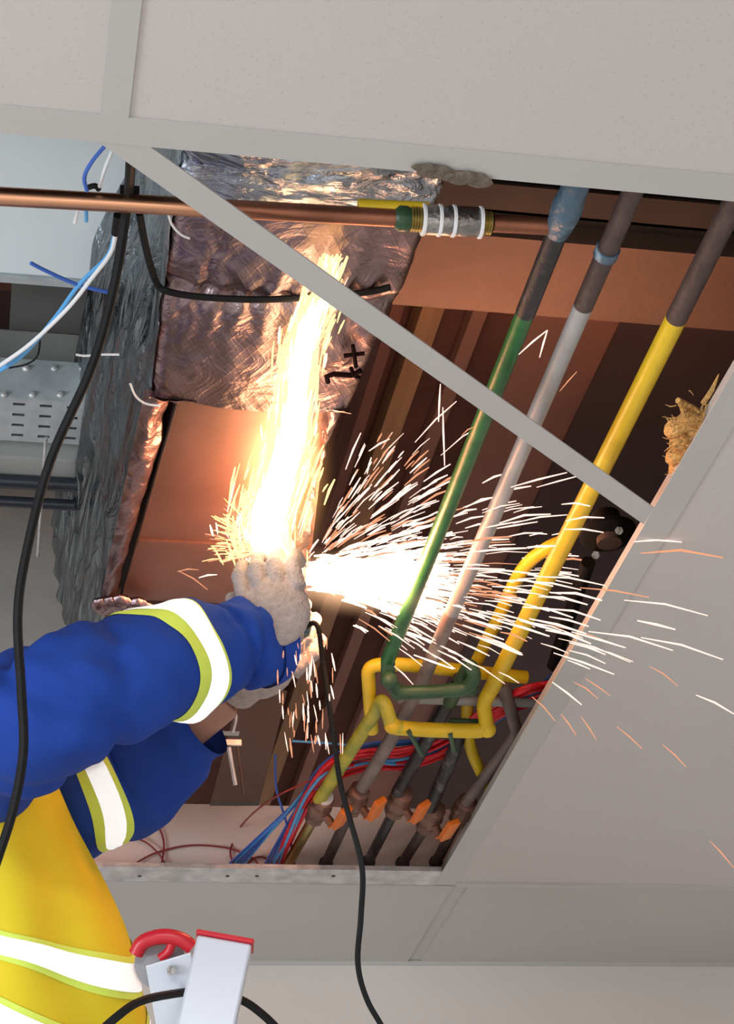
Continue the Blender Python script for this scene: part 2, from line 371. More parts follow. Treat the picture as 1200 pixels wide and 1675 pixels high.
# diagonal bar
pa = (Q(196,236)+Q(232,236))/2 ; pb = (Q(1045,860)+Q(1068,822))/2
dd = (pb-pa).normalized(); perp = Vector((-dd.y,dd.x,0))
pa2 = Q(212,243); 
tbar('grid_bar', (pa2.x-dd.x*.05,pa2.y-dd.y*.05,zb+.0019), (pb.x+dd.x*.03,pb.y+dd.y*.03,zb+.0019), .031, 'long off-white grid bar cutting diagonally across the opening', .007)
xl = (L4a+L4b)/2
tbar('grid_bar', (xl,Y1b,zb), (xl,YCH,zb), L4w, 'off-white grid bar along the right side of the opening')
# galvanised channel on the far edge
xc0 = -1.6; xc1 = L4a+.0
yc0, yc1 = Q(450,1421).y, YCH
chn = empty('metal_channel', ((xc0+xc1)/2, yc0, ZC), 'shiny galvanised channel along the far edge of the opening', 'metal channel')
obj('web', MB().box((xc0,yc0,ZC-.001),(xc1,yc1+.004,ZC+.001)), M['galv'], chn, smooth=False)
obj('flange', MB().box((xc0,yc0-.0012,ZC-.001),(xc1,yc0,ZC+.008)), M['galv'], chn, smooth=False)
for px in (228, 372, 420, 545):
    c = Q(px, 1432); c.z = ZC-.001
    obj('screw', MB().ball(c, (.004,.004,.002), 8, 6), M['rust'], chn)
# foam residue
mb = MB(); rnd = random.Random(3)
for i in range(46):
    t = rnd.random(); px = 690+105*t; py = 270+22*t+rnd.uniform(-4,6)*(1-abs(t-.4)); c = Q(px, py); c.z = zb-.002-rnd.random()*.002
    mb.ball(c, (rnd.uniform(.006,.014), rnd.uniform(.004,.009), rnd.uniform(.0015,.0028)), 8, 6)
tag(obj('foam_residue', mb, M['foam']), 'dried brown foam smear stuck on the upper grid bar', 'foam residue')
# ================================================================ DUCT
HD = .10          # underside of the wrapped duct
def duct_edge(px, py, h=HD): return P(px, py, h)
duct = empty('air_duct', P(420,600,HD), 'foil wrapped air duct with a bare metal end, lit by the sparks', 'air duct')
xr = lambda Y: xR0 + (Y-yR0)*xRs
eR0 = P(738,300,HD); eR1 = P(560,700,HD); yR0 = eR0.y; xR0 = eR0.x; xRs = (eR1.x-eR0.x)/(eR1.y-eR0.y)
eL0 = P(262,480,HD); eL1 = P(242,655,HD); xL0 = eL0.x; xLs = (eL1.x-eL0.x)/(eL1.y-eL0.y); yL0 = eL0.y
xlf = lambda Y: xL0+(Y-yL0)*xLs*.6
YD0 = P(400,150,HD).y; YD1 = P(380,658,HD).y; YD2 = P(300,985,HD+.02).y
YST = P(400,478,HD).y
def wrap_section(Y, k):
    # k 0..1 round the section: left side (from the top), bottom, right side
    x0, x1 = xlf(Y), xr(Y); Hh = .30
    rad = .022
    L = Hh+(x1-x0)+Hh; d = k*L
    pinch = -.010*math.exp(-((Y-YST)/.012)**2)
    if d < Hh:
        f = 1-d/Hh; bul = .022*math.sin(min(1,f*1.15)*PI*.55)+.006
        p = Vector((x0-bul+.01-pinch*.5, Y, ZC+HD+f*Hh)); n = Vector((-1,0,-.3))
        if f < .12: p.z = ZC+HD+f*Hh
    elif d < Hh+(x1-x0):
        f = (d-Hh)/(x1-x0); sag = -.012*math.sin(f*PI)
        e = min(f,1-f)*(x1-x0); rr = max(0,1-e/rad)
        p = Vector((x0+f*(x1-x0), Y, ZC+HD+sag+rad*(1-math.sqrt(max(0,1-rr*rr)))*.8-pinch)); n = Vector((0,0,-1))
    else:
        f = (d-Hh-(x1-x0))/Hh; p = Vector((x1+.012*math.sin(f*PI), Y, ZC+HD+.018+f*(Hh-.018))); n = Vector((1,0,0))
    q = p*1.0
    c = noise.noise(Vector((q.x*9,q.y*7,q.z*9)))*.006 + noise.noise(Vector((q.x*32,q.y*18,q.z*26)))*.0026
    near = math.exp(-max(0, abs(Y-YST)-.0)/.05)
    c += near*.004*math.sin(q.x*210+noise.noise(q*20)*4)
    top = max(0, min(1, (P(500,330,HD).y-Y)/.06))
    c += top*(.007*noise.ridged_multi_fractal(Vector((q.x*7,q.y*22,q.z*16)), .9, 2, 4, .9, 2)-.006)
    return p+n.normalized()*c
def wrap_mesh(y0, y1, ka, kb, ny, nk, off=0):
    mb = MB(); vs = []; fs = []
    for j in range(ny+1):
        Y = y0+(y1-y0)*j/ny
        for i in range(nk+1): vs.append(wrap_section(Y, ka+(kb-ka)*i/nk)+Vector((0,0,-off)))
    for j in range(ny):
        for i in range(nk): a = j*(nk+1)+i; fs.append((a,a+1,a+nk+2,a+nk+1))
    return mb.add(vs, fs)
KL = .30/(.60+(xr(YST)-xlf(YST)))
ytop = P(500,330,HD).y
obj('foil_facing', wrap_mesh(ytop, YD1, KL-.02, 1, 120, 150), M['foil'], duct)
obj('silver_wrap', wrap_mesh(YD0-.3, ytop, KL-.02, 1, 60, 150), M['silver'], duct)
# dark side wrap hangs past the end
mb = MB(); vs = []; fs = []; ny, nk = 170, 40
for j in range(ny+1):
    Y = YD0-.3+(YD2+.22-(YD0-.3))*j/ny
    for i in range(nk+1):
        f = i/nk; x0 = xlf(Y) if Y < YD1 else xlf(YD1)+(P(168,985,HD).x-xlf(YD1))*(Y-YD1)/(P(168,985,HD).y-YD1)
        g = max(0, (Y-YD1)/(YD2-YD1))
        g2 = max(0,min(1,(Y-YST)/(YD1-YST))); bul = (.030+.045*g2*g2*(3-2*g2)-.012*min(1,g))*math.sin(min(1,f*1.1)*PI*.5)**.8
        z = ZC+HD+.004+f*.30-.0*g
        p = Vector((x0-bul+.004, Y, z))
        wv = noise.noise(Vector((p.z*30, Y*3.5, 1)))*.012+noise.noise(Vector((p.z*70,Y*12,4)))*.004
        p.x -= wv*min(1,f*6); vs.append(p)
for j in range(ny):
    for i in range(nk): a = j*(nk+1)+i; fs.append((a,a+1,a+nk+2,a+nk+1))
obj('side_wrap', mb.add(vs, fs), M['film'], duct)
# bare metal end
HM = HD+.022
ml0, ml1 = P(290,662,HM), P(200,975,HM); mr0, mr1 = P(535,662,HM), P(498,985,HM)
ms = P(240,885,HM).y
def lerp(a,b,t): return a+(b-a)*t
def xs(Y, a, b): return a.x+(b.x-a.x)*(Y-a.y)/(b.y-a.y)
mb = MB(); ya = YD1-.04
for (u0,u1,dz) in ((ya,ms-.006,0),(ms-.006,ms+.006,-.004),(ms+.006,YD2,-.001)):
    mb.prism([(xs(u0,ml0,ml1),u0,ZC+HM+dz),(xs(u0,mr0,mr1),u0,ZC+HM+dz),(xs(u1,mr0,mr1),u1,ZC+HM+dz),(xs(u1,ml0,ml1),u1,ZC+HM+dz)], (0,0,.004+abs(dz)))
for (a,b,s) in ((ml0,ml1,-1),(mr0,mr1,1)):
    mb.prism([(xs(ya,a,b),ya,ZC+HM),(xs(YD2,a,b),YD2,ZC+HM),(xs(YD2,a,b),YD2,ZC+HM+.25),(xs(ya,a,b),ya,ZC+HM+.25)], (s*.0015,0,0))
obj('bare_sheet', mb, M['sheet'], duct, smooth=False)
mb = MB().tube([Vector((xs(y,ml0,ml1)-.002,y,ZC+HM-.002)) for y in (ya+.03,ms,YD2)], .0022, 8)
obj('seam', mb, M['stain'], duct)
# torn foil lip along the left edge of the bare metal and across the cut
mb = MB(); vs = []; fs = []; n1, n2 = 90, 8
for j in range(n1+1):
    Y = YD1-.01+(YD2-YD1+.02)*j/n1
    xo = xlf(YD1)+(P(168,985,HD).x-xlf(YD1))*(Y-YD1)/(P(168,985,HD).y-YD1); xi = xs(Y,ml0,ml1)-.008-.008*noise.noise(Vector((0,Y*14,3)))
    for i in range(n2+1):
        f = i/n2; p = Vector((lerp(xo-.004,xi,f), Y, ZC+HD+.004+.02*f-.010*math.sin(f*PI)))
        p.z += noise.noise(Vector((p.x*60,Y*35,2)))*.006; vs.append(p)
for j in range(n1):
    for i in range(n2): a = j*(n2+1)+i; fs.append((a,a+1,a+n2+2,a+n2+1))
obj('torn_foil_edge', mb.add(vs, fs), M['foil'], duct)
mb = MB(); vs = []; fs = []
for j in range(81):
    t = j/80; x = lerp(xlf(YD1)+.002, xr(YD1), t)
    for i in range(6):
        f = i/5; rr = noise.noise(Vector((x*30,f,9)))*.008
        vs.append(Vector((x, YD1-.004+.016*f+rr, ZC+HD-.006+.022*f*f+noise.noise(Vector((x*60,f*2,5)))*.006)))
for j in range(80):
    for i in range(5): a = j*6+i; fs.append((a,a+1,a+7,a+6))
obj('cut_foil_edge', mb.add(vs, fs), M['foil'], duct)
# right side ragged insulation along the bare end
mb = MB(); vs = []; fs = []
for j in range(71):
    Y = lerp(YD1-.01, YD2-.04, j/70)
    xo = xr(Y)+.004
    for i in range(8):
        f = i/7; p = Vector((lerp(xs(Y,mr0,mr1)-.004, xo-.02*(j/70), f), Y, ZC+HM-.004+.012*f-.014*math.sin(f*PI)))
        p.z += noise.noise(Vector((p.x*70,Y*40,12)))*.008; p.x += noise.noise(Vector((Y*50,f*3,2)))*.005; vs.append(p)
for j in range(70):
    for i in range(7): a = j*8+i; fs.append((a,a+1,a+9,a+8))
obj('torn_foil_edge', mb.add(vs, fs), M['foil'], duct)
# crumpled end
mb = MB()
for i in range(14):
    t = i/13; c = P(lerp(165,235,t), 990+rnd.uniform(-6,8), HD); mb.ball(c, (.016,.018,.010), 8, 6)
o = obj('crumpled_end', mb, M['foil'], duct)
# strap: follows the pinched ring
pts = [wrap_section(YST-.0+.0, k/60)+Vector((0,0,-.002)) for k in range(8, 56)]
sp = []
for (px,py) in ((228,345),(236,390),(246,430),(258,462)): sp.append(P(px,py,HD+.0)+Vector((0,0,-.004)))
for (px,py) in ((275,477),(320,485),(380,489),(430,490),(480,488),(540,484),(600,478),(638,470)): sp.append(P(px,py,HD-.012))
obj('strap', MB().tube(crom(sp,6), .0042, 8), M['black'], duct)
# marker strokes on the foil
def stroke(pts, r): return MB().tube([P(x,y,HD-.014) for x,y in pts], r, 8)
mb = stroke([(562,582),(596,578)], .0026); mb2 = stroke([(577,565),(582,600)], .0026); mb.add(mb2.v, mb2.f)
obj('marker_cross', mb, M['ink'], duct)
mb = stroke([(590,606),(575,614),(545,612),(534,616),(536,625)], .0034); mb2 = stroke([(574,602),(578,614),(588,618)], .0026); mb.add(mb2.v, mb2.f)
obj('marker_stroke', mb, M['ink'], duct)
# ================================================================ PIPES
def pipe_thing(name, label, segs, loc=None, fit=None):
    t = empty(name, segs[0][0][0] if loc is None else loc, label, 'pipe')
    for (pts, r, m, nm) in segs: obj(nm, MB().tube(fillet(pts, .022, 6), r, 18), M[m], t)
    return t
hp = .05
# copper pipe with coupling
ca, cb = P(-60,318,.055), P(655,356,.055)
cy = (ca.y+cb.y)/2
def CP(px, r=None):
    y = 318+(px+60)*.0545; return P(px, y, .055)
ct = empty('copper_pipe', CP(0), 'bright copper pipe crossing from the left edge to the threaded coupling', 'pipe')
obj('pipe_run', MB().tube([CP(-260), CP(330)], .0100, 20), M['copper'], ct)
obj('pipe_run', MB().tube([CP(330.2), CP(652)], .0100, 20), M['coppertar'], ct)['label'] = 'heat darkened copper length'
cp = empty('pipe_coupling', CP(725), 'threaded steel coupling with white rings on the copper pipe', 'coupling')
obj('collar', MB().tube([CP(645),CP(652),CP(664),CP(672)], [.011,.0145,.0145,.012], 12), M['dgreen'], cp)
obj('thread', MB().tube([CP(670+i*2.2) for i in range(12)], [.0145 if i%2 else .0125 for i in range(12)], 16), M['brass'], cp)
obj('sleeve', MB().tube([CP(690),CP(694),CP(784),CP(788)], [.014,.0163,.0163,.014], 20), M['steel'], cp)
for q in (692, 718, 741, 785): obj('ring', MB().tube([CP(q-3),CP(q-2),CP(q+2),CP(q+3)], [.0165,.0178,.0178,.0165], 20), M['ptfe'], cp)
obj('thread', MB().tube([CP(786+i*2.2) for i in range(9)], [.0138 if i%2 else .012 for i in range(9)], 16), M['brass'], cp)
tag(obj('brown_pipe', MB().tube([CP(806), CP(925)], .0098, 18), M['coppertar']), 'dark brown pipe between the coupling and the taped pipe', 'pipe')
yp = P(585,336,.066); yq = P(700,341,.066)
tag(obj('yellow_rod', MB().cyl(yp, yq, .0075, 14), M['yellow']), 'short bright yellow rod lying behind the copper pipe by the coupling', 'rod')
r0 = .0105
def mid(a, b, t): return a+(b-a)*t
# green pipe
g0, g1 = P(945,295,hp), P(632,1085,hp+.02)
def G(py): return mid(g0, g1, (py-295)/790) if False else P(945+(632-945)*(py-295)/790, py, hp+.02*(py-295)/790)
gr = empty('green_pipe', G(700), 'pipe taped at the top, black then green, ending in a loop above the valves', 'pipe')
obj('taped_section', MB().tube([G(270),G(300),G(320),G(340),G(362),G(382)], [.012,.0145,.0155,.0175,.0155,.0125], 14), M['bluetape'], gr)
obj('black_section', MB().tube([G(380),G(512)], .0118, 18), M['blackpipe'], gr)
obj('green_section', MB().tube([G(511),G(900),G(1080)], .0112, 18), M['green'], gr)
d1 = G(1078)
lo = [G(1079), P(634,1112,.05), P(652,1134,.035), P(700,1132,.035), P(765,1127,.035), P(777,1105,.045), P(768,1086,.06), P(735,1150,.06)]
obj('loop', MB().tube(fillet(lo, .02, 6), .0112, 18), M['dgreen'], gr)
for q in ((636,1112),(652,1133),(770,1125)): obj('elbow', MB().ball(P(*q,.042), .0132, 14, 10), M['dgreen'], gr)
# grey pipe
def GR(py): return P(1040+(692-1040)*(py-300)/810, py, hp+.02*(py-300)/810)
gy = empty('grey_pipe', GR(700), 'pipe scorched brown at the top and grey below, running between the green and yellow pipes', 'pipe')
obj('scorched_section', MB().tube([GR(280),GR(500)], .0118, 18), M['rust'], gy)
obj('grey_section', MB().tube([GR(499),GR(1000)], .0115, 18), M['grey'], gy)
obj('dusty_section', MB().tube(fillet([GR(999),GR(1105),P(642,1205,.06),P(592,1288,.045)],.03), .0115, 18), M['greybrown'], gy)
obj('clamp', MB().tube([GR(406),GR(418)], .0140, 18), M['bluetape'], gy)
# yellow pipe
def YL(py): return P(1198+(802-1198)*(py-335)/795, py, hp+.02*(py-335)/795)
yl = empty('yellow_pipe', YL(700), 'long yellow pipe with a brown upper end, nearest the right edge of the opening', 'pipe')
obj('brown_section', MB().tube([YL(270),YL(522)], .0128, 18), M['rust'], yl)
obj('yellow_section', MB().tube([YL(520),YL(1128)], .0128, 18), M['yellow'], yl)
obj('loop', MB().tube(fillet([YL(1127),P(790,1150,.06),P(797,1196,.03),P(700,1194,.03),P(645,1190,.03)],.02), .0122, 18), M['yellow'], yl)
obj('loop_end', MB().tube(fillet([P(655,1190,.03),P(641,1188,.03),P(626,1142,.065),P(610,1170,.065),P(522,1308,.05)],.018), .0118, 18), M['yelgreen'], yl)
for q in ((797,1193),(642,1187)): obj('elbow', MB().ball(P(*q,.031), .0142, 14, 10), M['yellow'], yl)
# second yellow pipe behind
y2 = empty('yellow_pipe', P(720,1095,.10), 'square yellow pipe loop lying behind the green loop', 'pipe')
obj('pipe_run', MB().tube(fillet([P(608,1195,.06),P(601,1088,.10),P(650,1086,.10),P(860,1108,.10)],.025), .0112, 18), M['yellow'], y2)
y3 = empty('yellow_pipe', P(840,950,.14), 'curved yellow pipe rising behind the sparks towards the black flange', 'pipe')
obj('pipe_run', MB().tube(crom([P(930,882,.15),P(895,897,.15),P(862,922,.15),P(838,960,.15),P(815,1010,.14),P(790,1060,.13),P(770,1110,.12),P(764,1170,.10),P(770,1225,.08),P(800,1290,.06)],6), .0105, 16), M['yellow'], y3)
# grey cross pipe and right pipe
gx = empty('grey_pipe', P(760,1146,.08), 'thin grey pipe crossing left to right behind the green loop', 'pipe')
obj('pipe_run', MB().tube([P(650,1142,.08),P(885,1150,.08)], .0085, 14), M['grey'], gx)
rp = empty('grey_brown_pipe', P(830,1190,.06), 'dusty grey brown pipe bending down to the rightmost valve', 'pipe')
obj('pipe_run', MB().tube(fillet([P(822,1118,.09),P(832,1152,.07),P(846,1200,.06),P(762,1312,.045)],.02), .0105, 16), M['greybrown'], rp)
dk = empty('black_pipe', P(700,1220,.07), 'sooty dark pipe passing behind the loops to the middle valve', 'pipe')
obj('pipe_run', MB().tube(fillet([P(752,1110,.08),P(738,1140,.08),P(650,1296,.05)],.02), .0115, 16), M['blackpipe'], dk)
dk2 = empty('black_pipe', P(720,1260,.06), 'dark pipe feeding the fourth valve from the left', 'pipe')
obj('pipe_run', MB().tube(fillet([P(690,1196,.09),P(752,1200,.08),P(744,1225,.06),P(703,1322,.05)],.02), .012, 16), M['blackpipe'], dk2)
tag(obj('green_offcut', MB().tube([P(735,1180,.05),P(785,1182,.05)], .006, 10), M['dgreen']), 'short dark green bar tucked above the yellow loop', 'pipe')
for k,(a,b) in enumerate((((668,1196),(690,1235)),((736,1200),(742,1228)))):
    tag(obj('green_bracket', MB().tube([P(*a,.02),P(*b,.02)], .0042, 8), M['dgreen']), ('thin green strip under the yellow loop, left one','thin green strip under the yellow loop, right one')[k], 'bracket', 'green strips under the loop')
# valves --------------------------------------------------
ends = [((470,1414),(522,1322),'yellow'),((532,1414),(581,1308),'rust'),((601,1412),(652,1312),'blackpipe'),((657,1414),(704,1338),'blackpipe'),((712,1412),(757,1326),'rust')]
def make_valve():
    t = empty('ball_valve', (0,0,0), '', 'valve')
    # axis along local X
    prof = [(-.034,.014),(-.032,.0175),(-.020,.0175),(-.017,.014),(-.012,.019),(0,.021),(.012,.019),(.017,.014),(.020,.0175),(.032,.0175),(.034,.014)]
    body = MB().tube([(x,0,0) for x,_ in prof], [r*.88 for _,r in prof], 8)
    obj('body', body, M['bronze'], t, local=True)
    obj('stem', MB().cyl((0,0,0),(0,-.032,0),.0065,12), M['bronze'], t, local=True)
    lv = MB().prism([(-.004,-.028,-.008),(-.004,-.028,.008),(.012,-.033,.008),(.012,-.033,-.008)], (0,-.004,0)).box((.010,-.043,-.0095),(.066,-.033,.0095))
    obj('lever', lv, M['orange'], t, local=True, bevel=.003)
    return t
vproto = make_valve()
vl = ['bronze valve under the mottled yellow pipe, leftmost of the row','bronze valve with light orange lever below the dusty grey pipe, second from left','middle bronze valve of the row on the black pipe','fourth bronze valve from the left with a long orange lever','rightmost bronze valve partly behind the right grid bar']
first = True
for i,(e,v,m) in enumerate(ends):
    b = PY(*e, YP-.002); a = P(*v, .05)
    ax = (a-b).normalized(); 
    if first: o = vproto; first = False; kids = list(o.children)
    else:
        o = vproto.copy(); C.objects.link(o)
        for ch in kids:
            if i == 4 and ch.name.startswith(('lever','stem')): continue
            c = ch.copy(); C.objects.link(c); c.parent = o
    tocam = (CAM-a).normalized(); zz = ax.cross(-tocam).normalized(); yy = zz.cross(ax)
    R = Matrix((ax, yy, zz)).transposed().to_4x4()
    sw = Matrix.Rotation((1.15,1.05,1.1,1.0,1.1)[i], 4, 'X') @ Matrix.Scale(1.22, 4)
    o.matrix_world = Matrix.Translation(a) @ R @ sw
    o['label'] = vl[i]; o['category'] = 'valve'; o['group'] = 'row of ball valves'
    tn = ['brown yellow pipe stub from the leftmost valve into the pale wall','brown pipe stub from the second valve into the pale wall','black pipe stub from the middle valve into the pale wall','black pipe stub from the fourth valve into the pale wall','brown pipe stub from the rightmost valve into the pale wall'][i]
    s = empty('pipe_stub', b, tn, 'pipe', 'pipe stubs below the valves')
    obj('pipe_run', MB().tube([a-ax*.030, b], .0098, 16), M[['brass','rust','blackpipe','rust','rust'][i]], s)
    obj('foot', MB().tube([b+ax*.008, b+ax*.001], .0135, 16), M['rust'], s)
    if i == 0:
        a0 = a+ax*.036; tag(obj('thread_tape', MB().tube([a0,a0+ax*.012], .0142, 16), M['ptfe']), 'white thread tape ring above the leftmost valve', 'thread tape')
# ================================================================ WIRES
def wire(pts, r, m, label, group=None, name='electric_wire', n=8, cat='wire'):
    return tag(obj(name, MB().tube(crom(pts, n), r, 8), M[m]), label, cat, group)
rw = random.Random(11)
LP_ = [(905,1118),(860,1128),(800,1155),(730,1205),(660,1228),(600,1232),(545,1248),(505,1290),(475,1350),(455,1412)]
for k in range(24):
    red = k % 6 != 0
    o1 = rw.uniform(-16,16); o2 = rw.uniform(-10,10)
    pts = []
    for i,(x,y) in enumerate(LP_):
        w_ = 1-.6*max(0,(i-6))/3
        hh = .09+rw.uniform(-.012,.012)-.05*max(0,i-5)/4
        if i < 9: pts.append(P(x+rw.uniform(-4,4), y+12+o1*w_+rw.uniform(-3,3), hh))
        else: q = PY(x+o2*.8, y, YP-.003); pts.append(q)
    wire(pts, .0029, 'red' if red else 'lblue', 'red wire in the bundle sweeping behind the pipes' if red else 'blue wire mixed among the red bundle behind the pipes', 'red wires in the bundle' if red else 'blue wires in the bundle')
for k in range(9):
    o1 = rw.uniform(-9,9)
    pts = [P(905+rw.uniform(-8,5),1106+o1,.115),P(820,1170+o1*.7,.11),P(760,1195+o1,.11),P(690,1210+o1*.6,.11),P(600,1218+o1*.7,.10),P(545,1238+o1,.09),P(500,1290+o1,.07),PY(455-3*k if k%2 else 400-3*k,1412,YP-.003)]
    wire(pts, .0023, 'blue' if k%3 else 'lblue', 'blue wire arching over the red bundle behind the pipes', 'blue wires arching over')
wire([P(478,1212,.10),P(540,1216,.10),P(600,1222,.10)], .0020, 'lblue', 'pale blue wire pointing left from the wire bundle')
wire([P(450,1235,.09),P(452,1290,.09),P(468,1345,.06),PY(480,1400,YP-.004)], .0022, 'blue', 'single blue wire hanging left of the bundle')
def pw(l, dy=.006): return [PY(x,y,YP-dy) for x,y in l]
wire(pw([(445,1412),(430,1402),(415,1404),(405,1414)]), .0018, 'redd', 'smallest red wire arc on the pale wall')
wire(pw([(215,1416),(255,1395),(310,1383),(370,1387),(410,1402),(425,1416)],.009), .0018, 'redd', 'wide red wire arc lying across the pale wall')
wire(pw([(200,1366),(235,1376),(258,1395),(272,1416)],.012), .0018, 'redd', 'red wire curving down from the sleeve to the channel')
wire(pw([(236,1330),(258,1350),(268,1380),(264,1416)],.006), .0018, 'redd', 'red wire looping steeply behind the sleeve band')
wire([P(560,1262,.08),P(500,1280,.07),P(440,1310,.05)]+pw([(395,1350),(377,1390),(382,1414)]), .0018, 'redd', 'long dull red wire looping from the bundle down to the channel')
# wires at the left
wire([P(0,606,.04),P(40,578,.04),P(90,520,.04),P(130,465,.05),P(175,420,.06),P(188,385,.07)], .0026, 'lblue', 'light blue wire rising from the left edge to the black connector')
wire([P(0,598,.035),P(50,562,.035),P(110,505,.035),P(150,455,.045),P(180,415,.06),P(190,380,.07)], .0024, 'wwire', 'white wire running beside the light blue wire at the left')
wire([P(50,430,.05),P(75,443,.05),P(125,465,.05),P(176,478,.05)], .0022, 'blue', 'short loose blue wire crossing behind the white wire')
wire([P(172,238,.05),P(150,265,.05),P(138,290,.05),P(142,312,.05)], .0022, 'blue', 'short blue wire dangling from the grid bar above the copper pipe')
wire([P(184,245,.05),P(172,275,.05),P(162,306,.06)], .0020, 'wwire', 'short white wire dangling beside the upper blue wire')
wire([P(141,338,.07),P(141,362,.07)], .0020, 'lblue', 'tiny blue wire end below the copper pipe')
wire([P(128,340,.07),P(122,365,.07)], .0020, 'wwire', 'tiny white wire end below the copper pipe')
tag(obj('cable_connector', MB().cyl(P(193,352,.07),P(189,382,.07),.005,10), M['black']), 'small black connector joining the left wires', 'connector')
tag(obj('cable_tie', MB().tube(crom([P(140,308,.06),P(155,304,.06),P(162,310,.06)],5),.003,8).tube([P(196,310,.07),P(228,312,.07)],.005,8), M['black']), 'black tie above the copper pipe at the left', 'cable tie')
wire([P(66,545,.3),P(62,580,.3),P(45,595,.3),P(15,602,.3)], .0013, 'black', 'hair thin dark wire above the cable tray')
# clear plastic curls along the dark wrap
for lb, l in (('bright curl of plastic film hooked on the upper duct side',[(272,335),(280,365),(295,383),(310,390)]),('bright curl of plastic film at the corner of the bare metal',[(213,628),(222,648),(238,660),(262,664)]),('plastic film strand left of the dark wrap above the tray',[(124,580),(140,582),(165,580),(195,580)])):
    wire([P(x,y,HD-.035) for x,y in l], .0014, 'ptfe', lb, name='plastic_strand', cat='plastic strand')
# ================================================================ HANGER, FLANGE, WOOL
hg = empty('pipe_hanger', P(368,1212,.02), 'grey metal pipe hanger below the far forearm', 'hanger')
D = 2.75
obj('crossbar', MB().box(PD(343,1222,D)-Vector((0,.01,0)), PD(396,1206,D)+Vector((0,.012,0))), M['galv'], hg, smooth=False)
obj('upper_flange', MB().box(PD(340,1201,D)-Vector((0,.012,0)), PD(392,1197,D)+Vector((0,.014,0))), M['galv'], hg, smooth=False)
obj('loop', MB().tube(crom([PD(357,1198,D),PD(352,1170,D),PD(360,1150,D),PD(378,1150,D),PD(386,1172,D),PD(381,1198,D)],6), .0022, 8), M['galv'], hg)
obj('rod', MB().cyl(PD(374,1222,D),PD(385,1284,D),.0035,10), M['galv'], hg)
obj('rod', MB().cyl(PD(388,1222,D),PD(398,1300,D),.002,8), M['beamdark'], hg)
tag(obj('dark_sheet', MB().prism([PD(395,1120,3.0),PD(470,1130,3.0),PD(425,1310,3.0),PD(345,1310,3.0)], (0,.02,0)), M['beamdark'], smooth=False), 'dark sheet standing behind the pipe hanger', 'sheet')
fl = empty('black_flange', P(995,880,.12), 'black flange with two bolts at the right corner of the opening', 'flange')
c = P(995,880,.12)
obj('plate', MB().tube([c+Vector((0,0,.012)),c+Vector((0,0,.004)),c], [.042,.042,.037], 24), M['black'], fl)
obj('hub', MB().cyl(c+Vector((0,0,0)),c+Vector((0,0,-.01)),.018,18), M['beamdark'], fl)
for q in ((1012,868),(974,908)): obj('bolt', MB().tube([P(*q,.12),P(*q,.104)], .0062, 6), M['steel'], fl)
obj('pipe_neck', MB().cyl(c+Vector((0,0,.01)),c+Vector((0,0,.04)),.022,16), M['black'], fl)
tag(obj('black_conduit', MB().tube([P(962,920,.14),P(930,1010,.14),P(905,1090,.12)], .011, 12), M['black']), 'dark conduit below the black flange', 'conduit')
mb = MB(); rl = random.Random(5)
base = [(1105,700),(1115,720),(1108,745),(1128,735),(1125,690),(1140,700),(1110,765),(1150,690),(1120,755)]
for (x,y) in base:
    mb.ball(P(x,y,.035), (rl.uniform(.010,.018),rl.uniform(.014,.022),.010), 10, 7)
for (a,b) in (((1120,690),(1108,655)),((1135,690),(1150,660)),((1108,655),(1155,680)),((1150,660),(1175,612)),((1140,672),(1118,668)),((1098,700),(1094,690)),((1112,660),(1122,672)),((1102,740),(1090,735))):
    mb.tube([P(*a,.04), P((a[0]+b[0])/2+3,(a[1]+b[1])/2,.045), P(*b,.04)], [.004,.0035,.0006], 6)
for i in range(260):
    x,y = base[i%len(base)]; c = P(x+rl.gauss(0,9), y+rl.gauss(0,14), .034+rl.uniform(-.012,.004)); d = Vector((rl.gauss(0,1),rl.gauss(0,1),rl.gauss(0,.6))).normalized()*rl.uniform(.006,.018)
    mb.tube([c, c+d*.5+Vector((0,0,rl.uniform(-.003,.003))), c+d], [.0009,.0008,.0003], 4)
tag(obj('wool_tuft', mb, M['wool']), 'torn tuft of yellow mineral wool poking past the right grid bar', 'mineral wool')
# ================================================================ PERSON
def tang(c, N, k): return (c[min(N,k+4)]-c[max(0,k-3)]).normalized()
def loft(pts, radii, ref, seg=56, n=10, wr=None, t0=0, t1=1, off=0, cap=False, rings=None):
    """pts/radii control a smooth tube; wr(t, ang, p) returns an extra radius; radii are (a, b) along ref / across"""
    cp_ = crom(pts, n); N = len(cp_)-1
    rr = crom([Vector((r[0], r[1], 0)) for r in radii], n)
    ref = Vector(ref); R = rings or max(8, int((t1-t0)*N*3)); mb = MB(); vs = []
    for i in range(R+1):
        t = (t0+(t1-t0)*i/R)*N; k = min(int(t), N-1); f = t-k
        c = cp_[k].lerp(cp_[k+1], f); r = rr[k].lerp(rr[k+1], f)
        T = tang(cp_, N, k).lerp(tang(cp_, N, k+1), f).normalized()
        U = (ref-T*ref.dot(T)).normalized(); V = T.cross(U)
        for j in range(seg):
            a = 2*PI*j/seg; dirv = U*math.cos(a)*r.x+V*math.sin(a)*r.y
            p = c+dirv; e = off+(wr(t/N, a, p) if wr else 0)
            vs.append(p+dirv.normalized()*e)
    fs = [(i*seg+j, i*seg+(j+1)%seg, (i+1)*seg+(j+1)%seg, (i+1)*seg+j) for i in range(R) for j in range(seg)]
    if cap: fs += [tuple(range(seg))[::-1], tuple(range(R*seg, (R+1)*seg))]
    return mb.add(vs, fs)
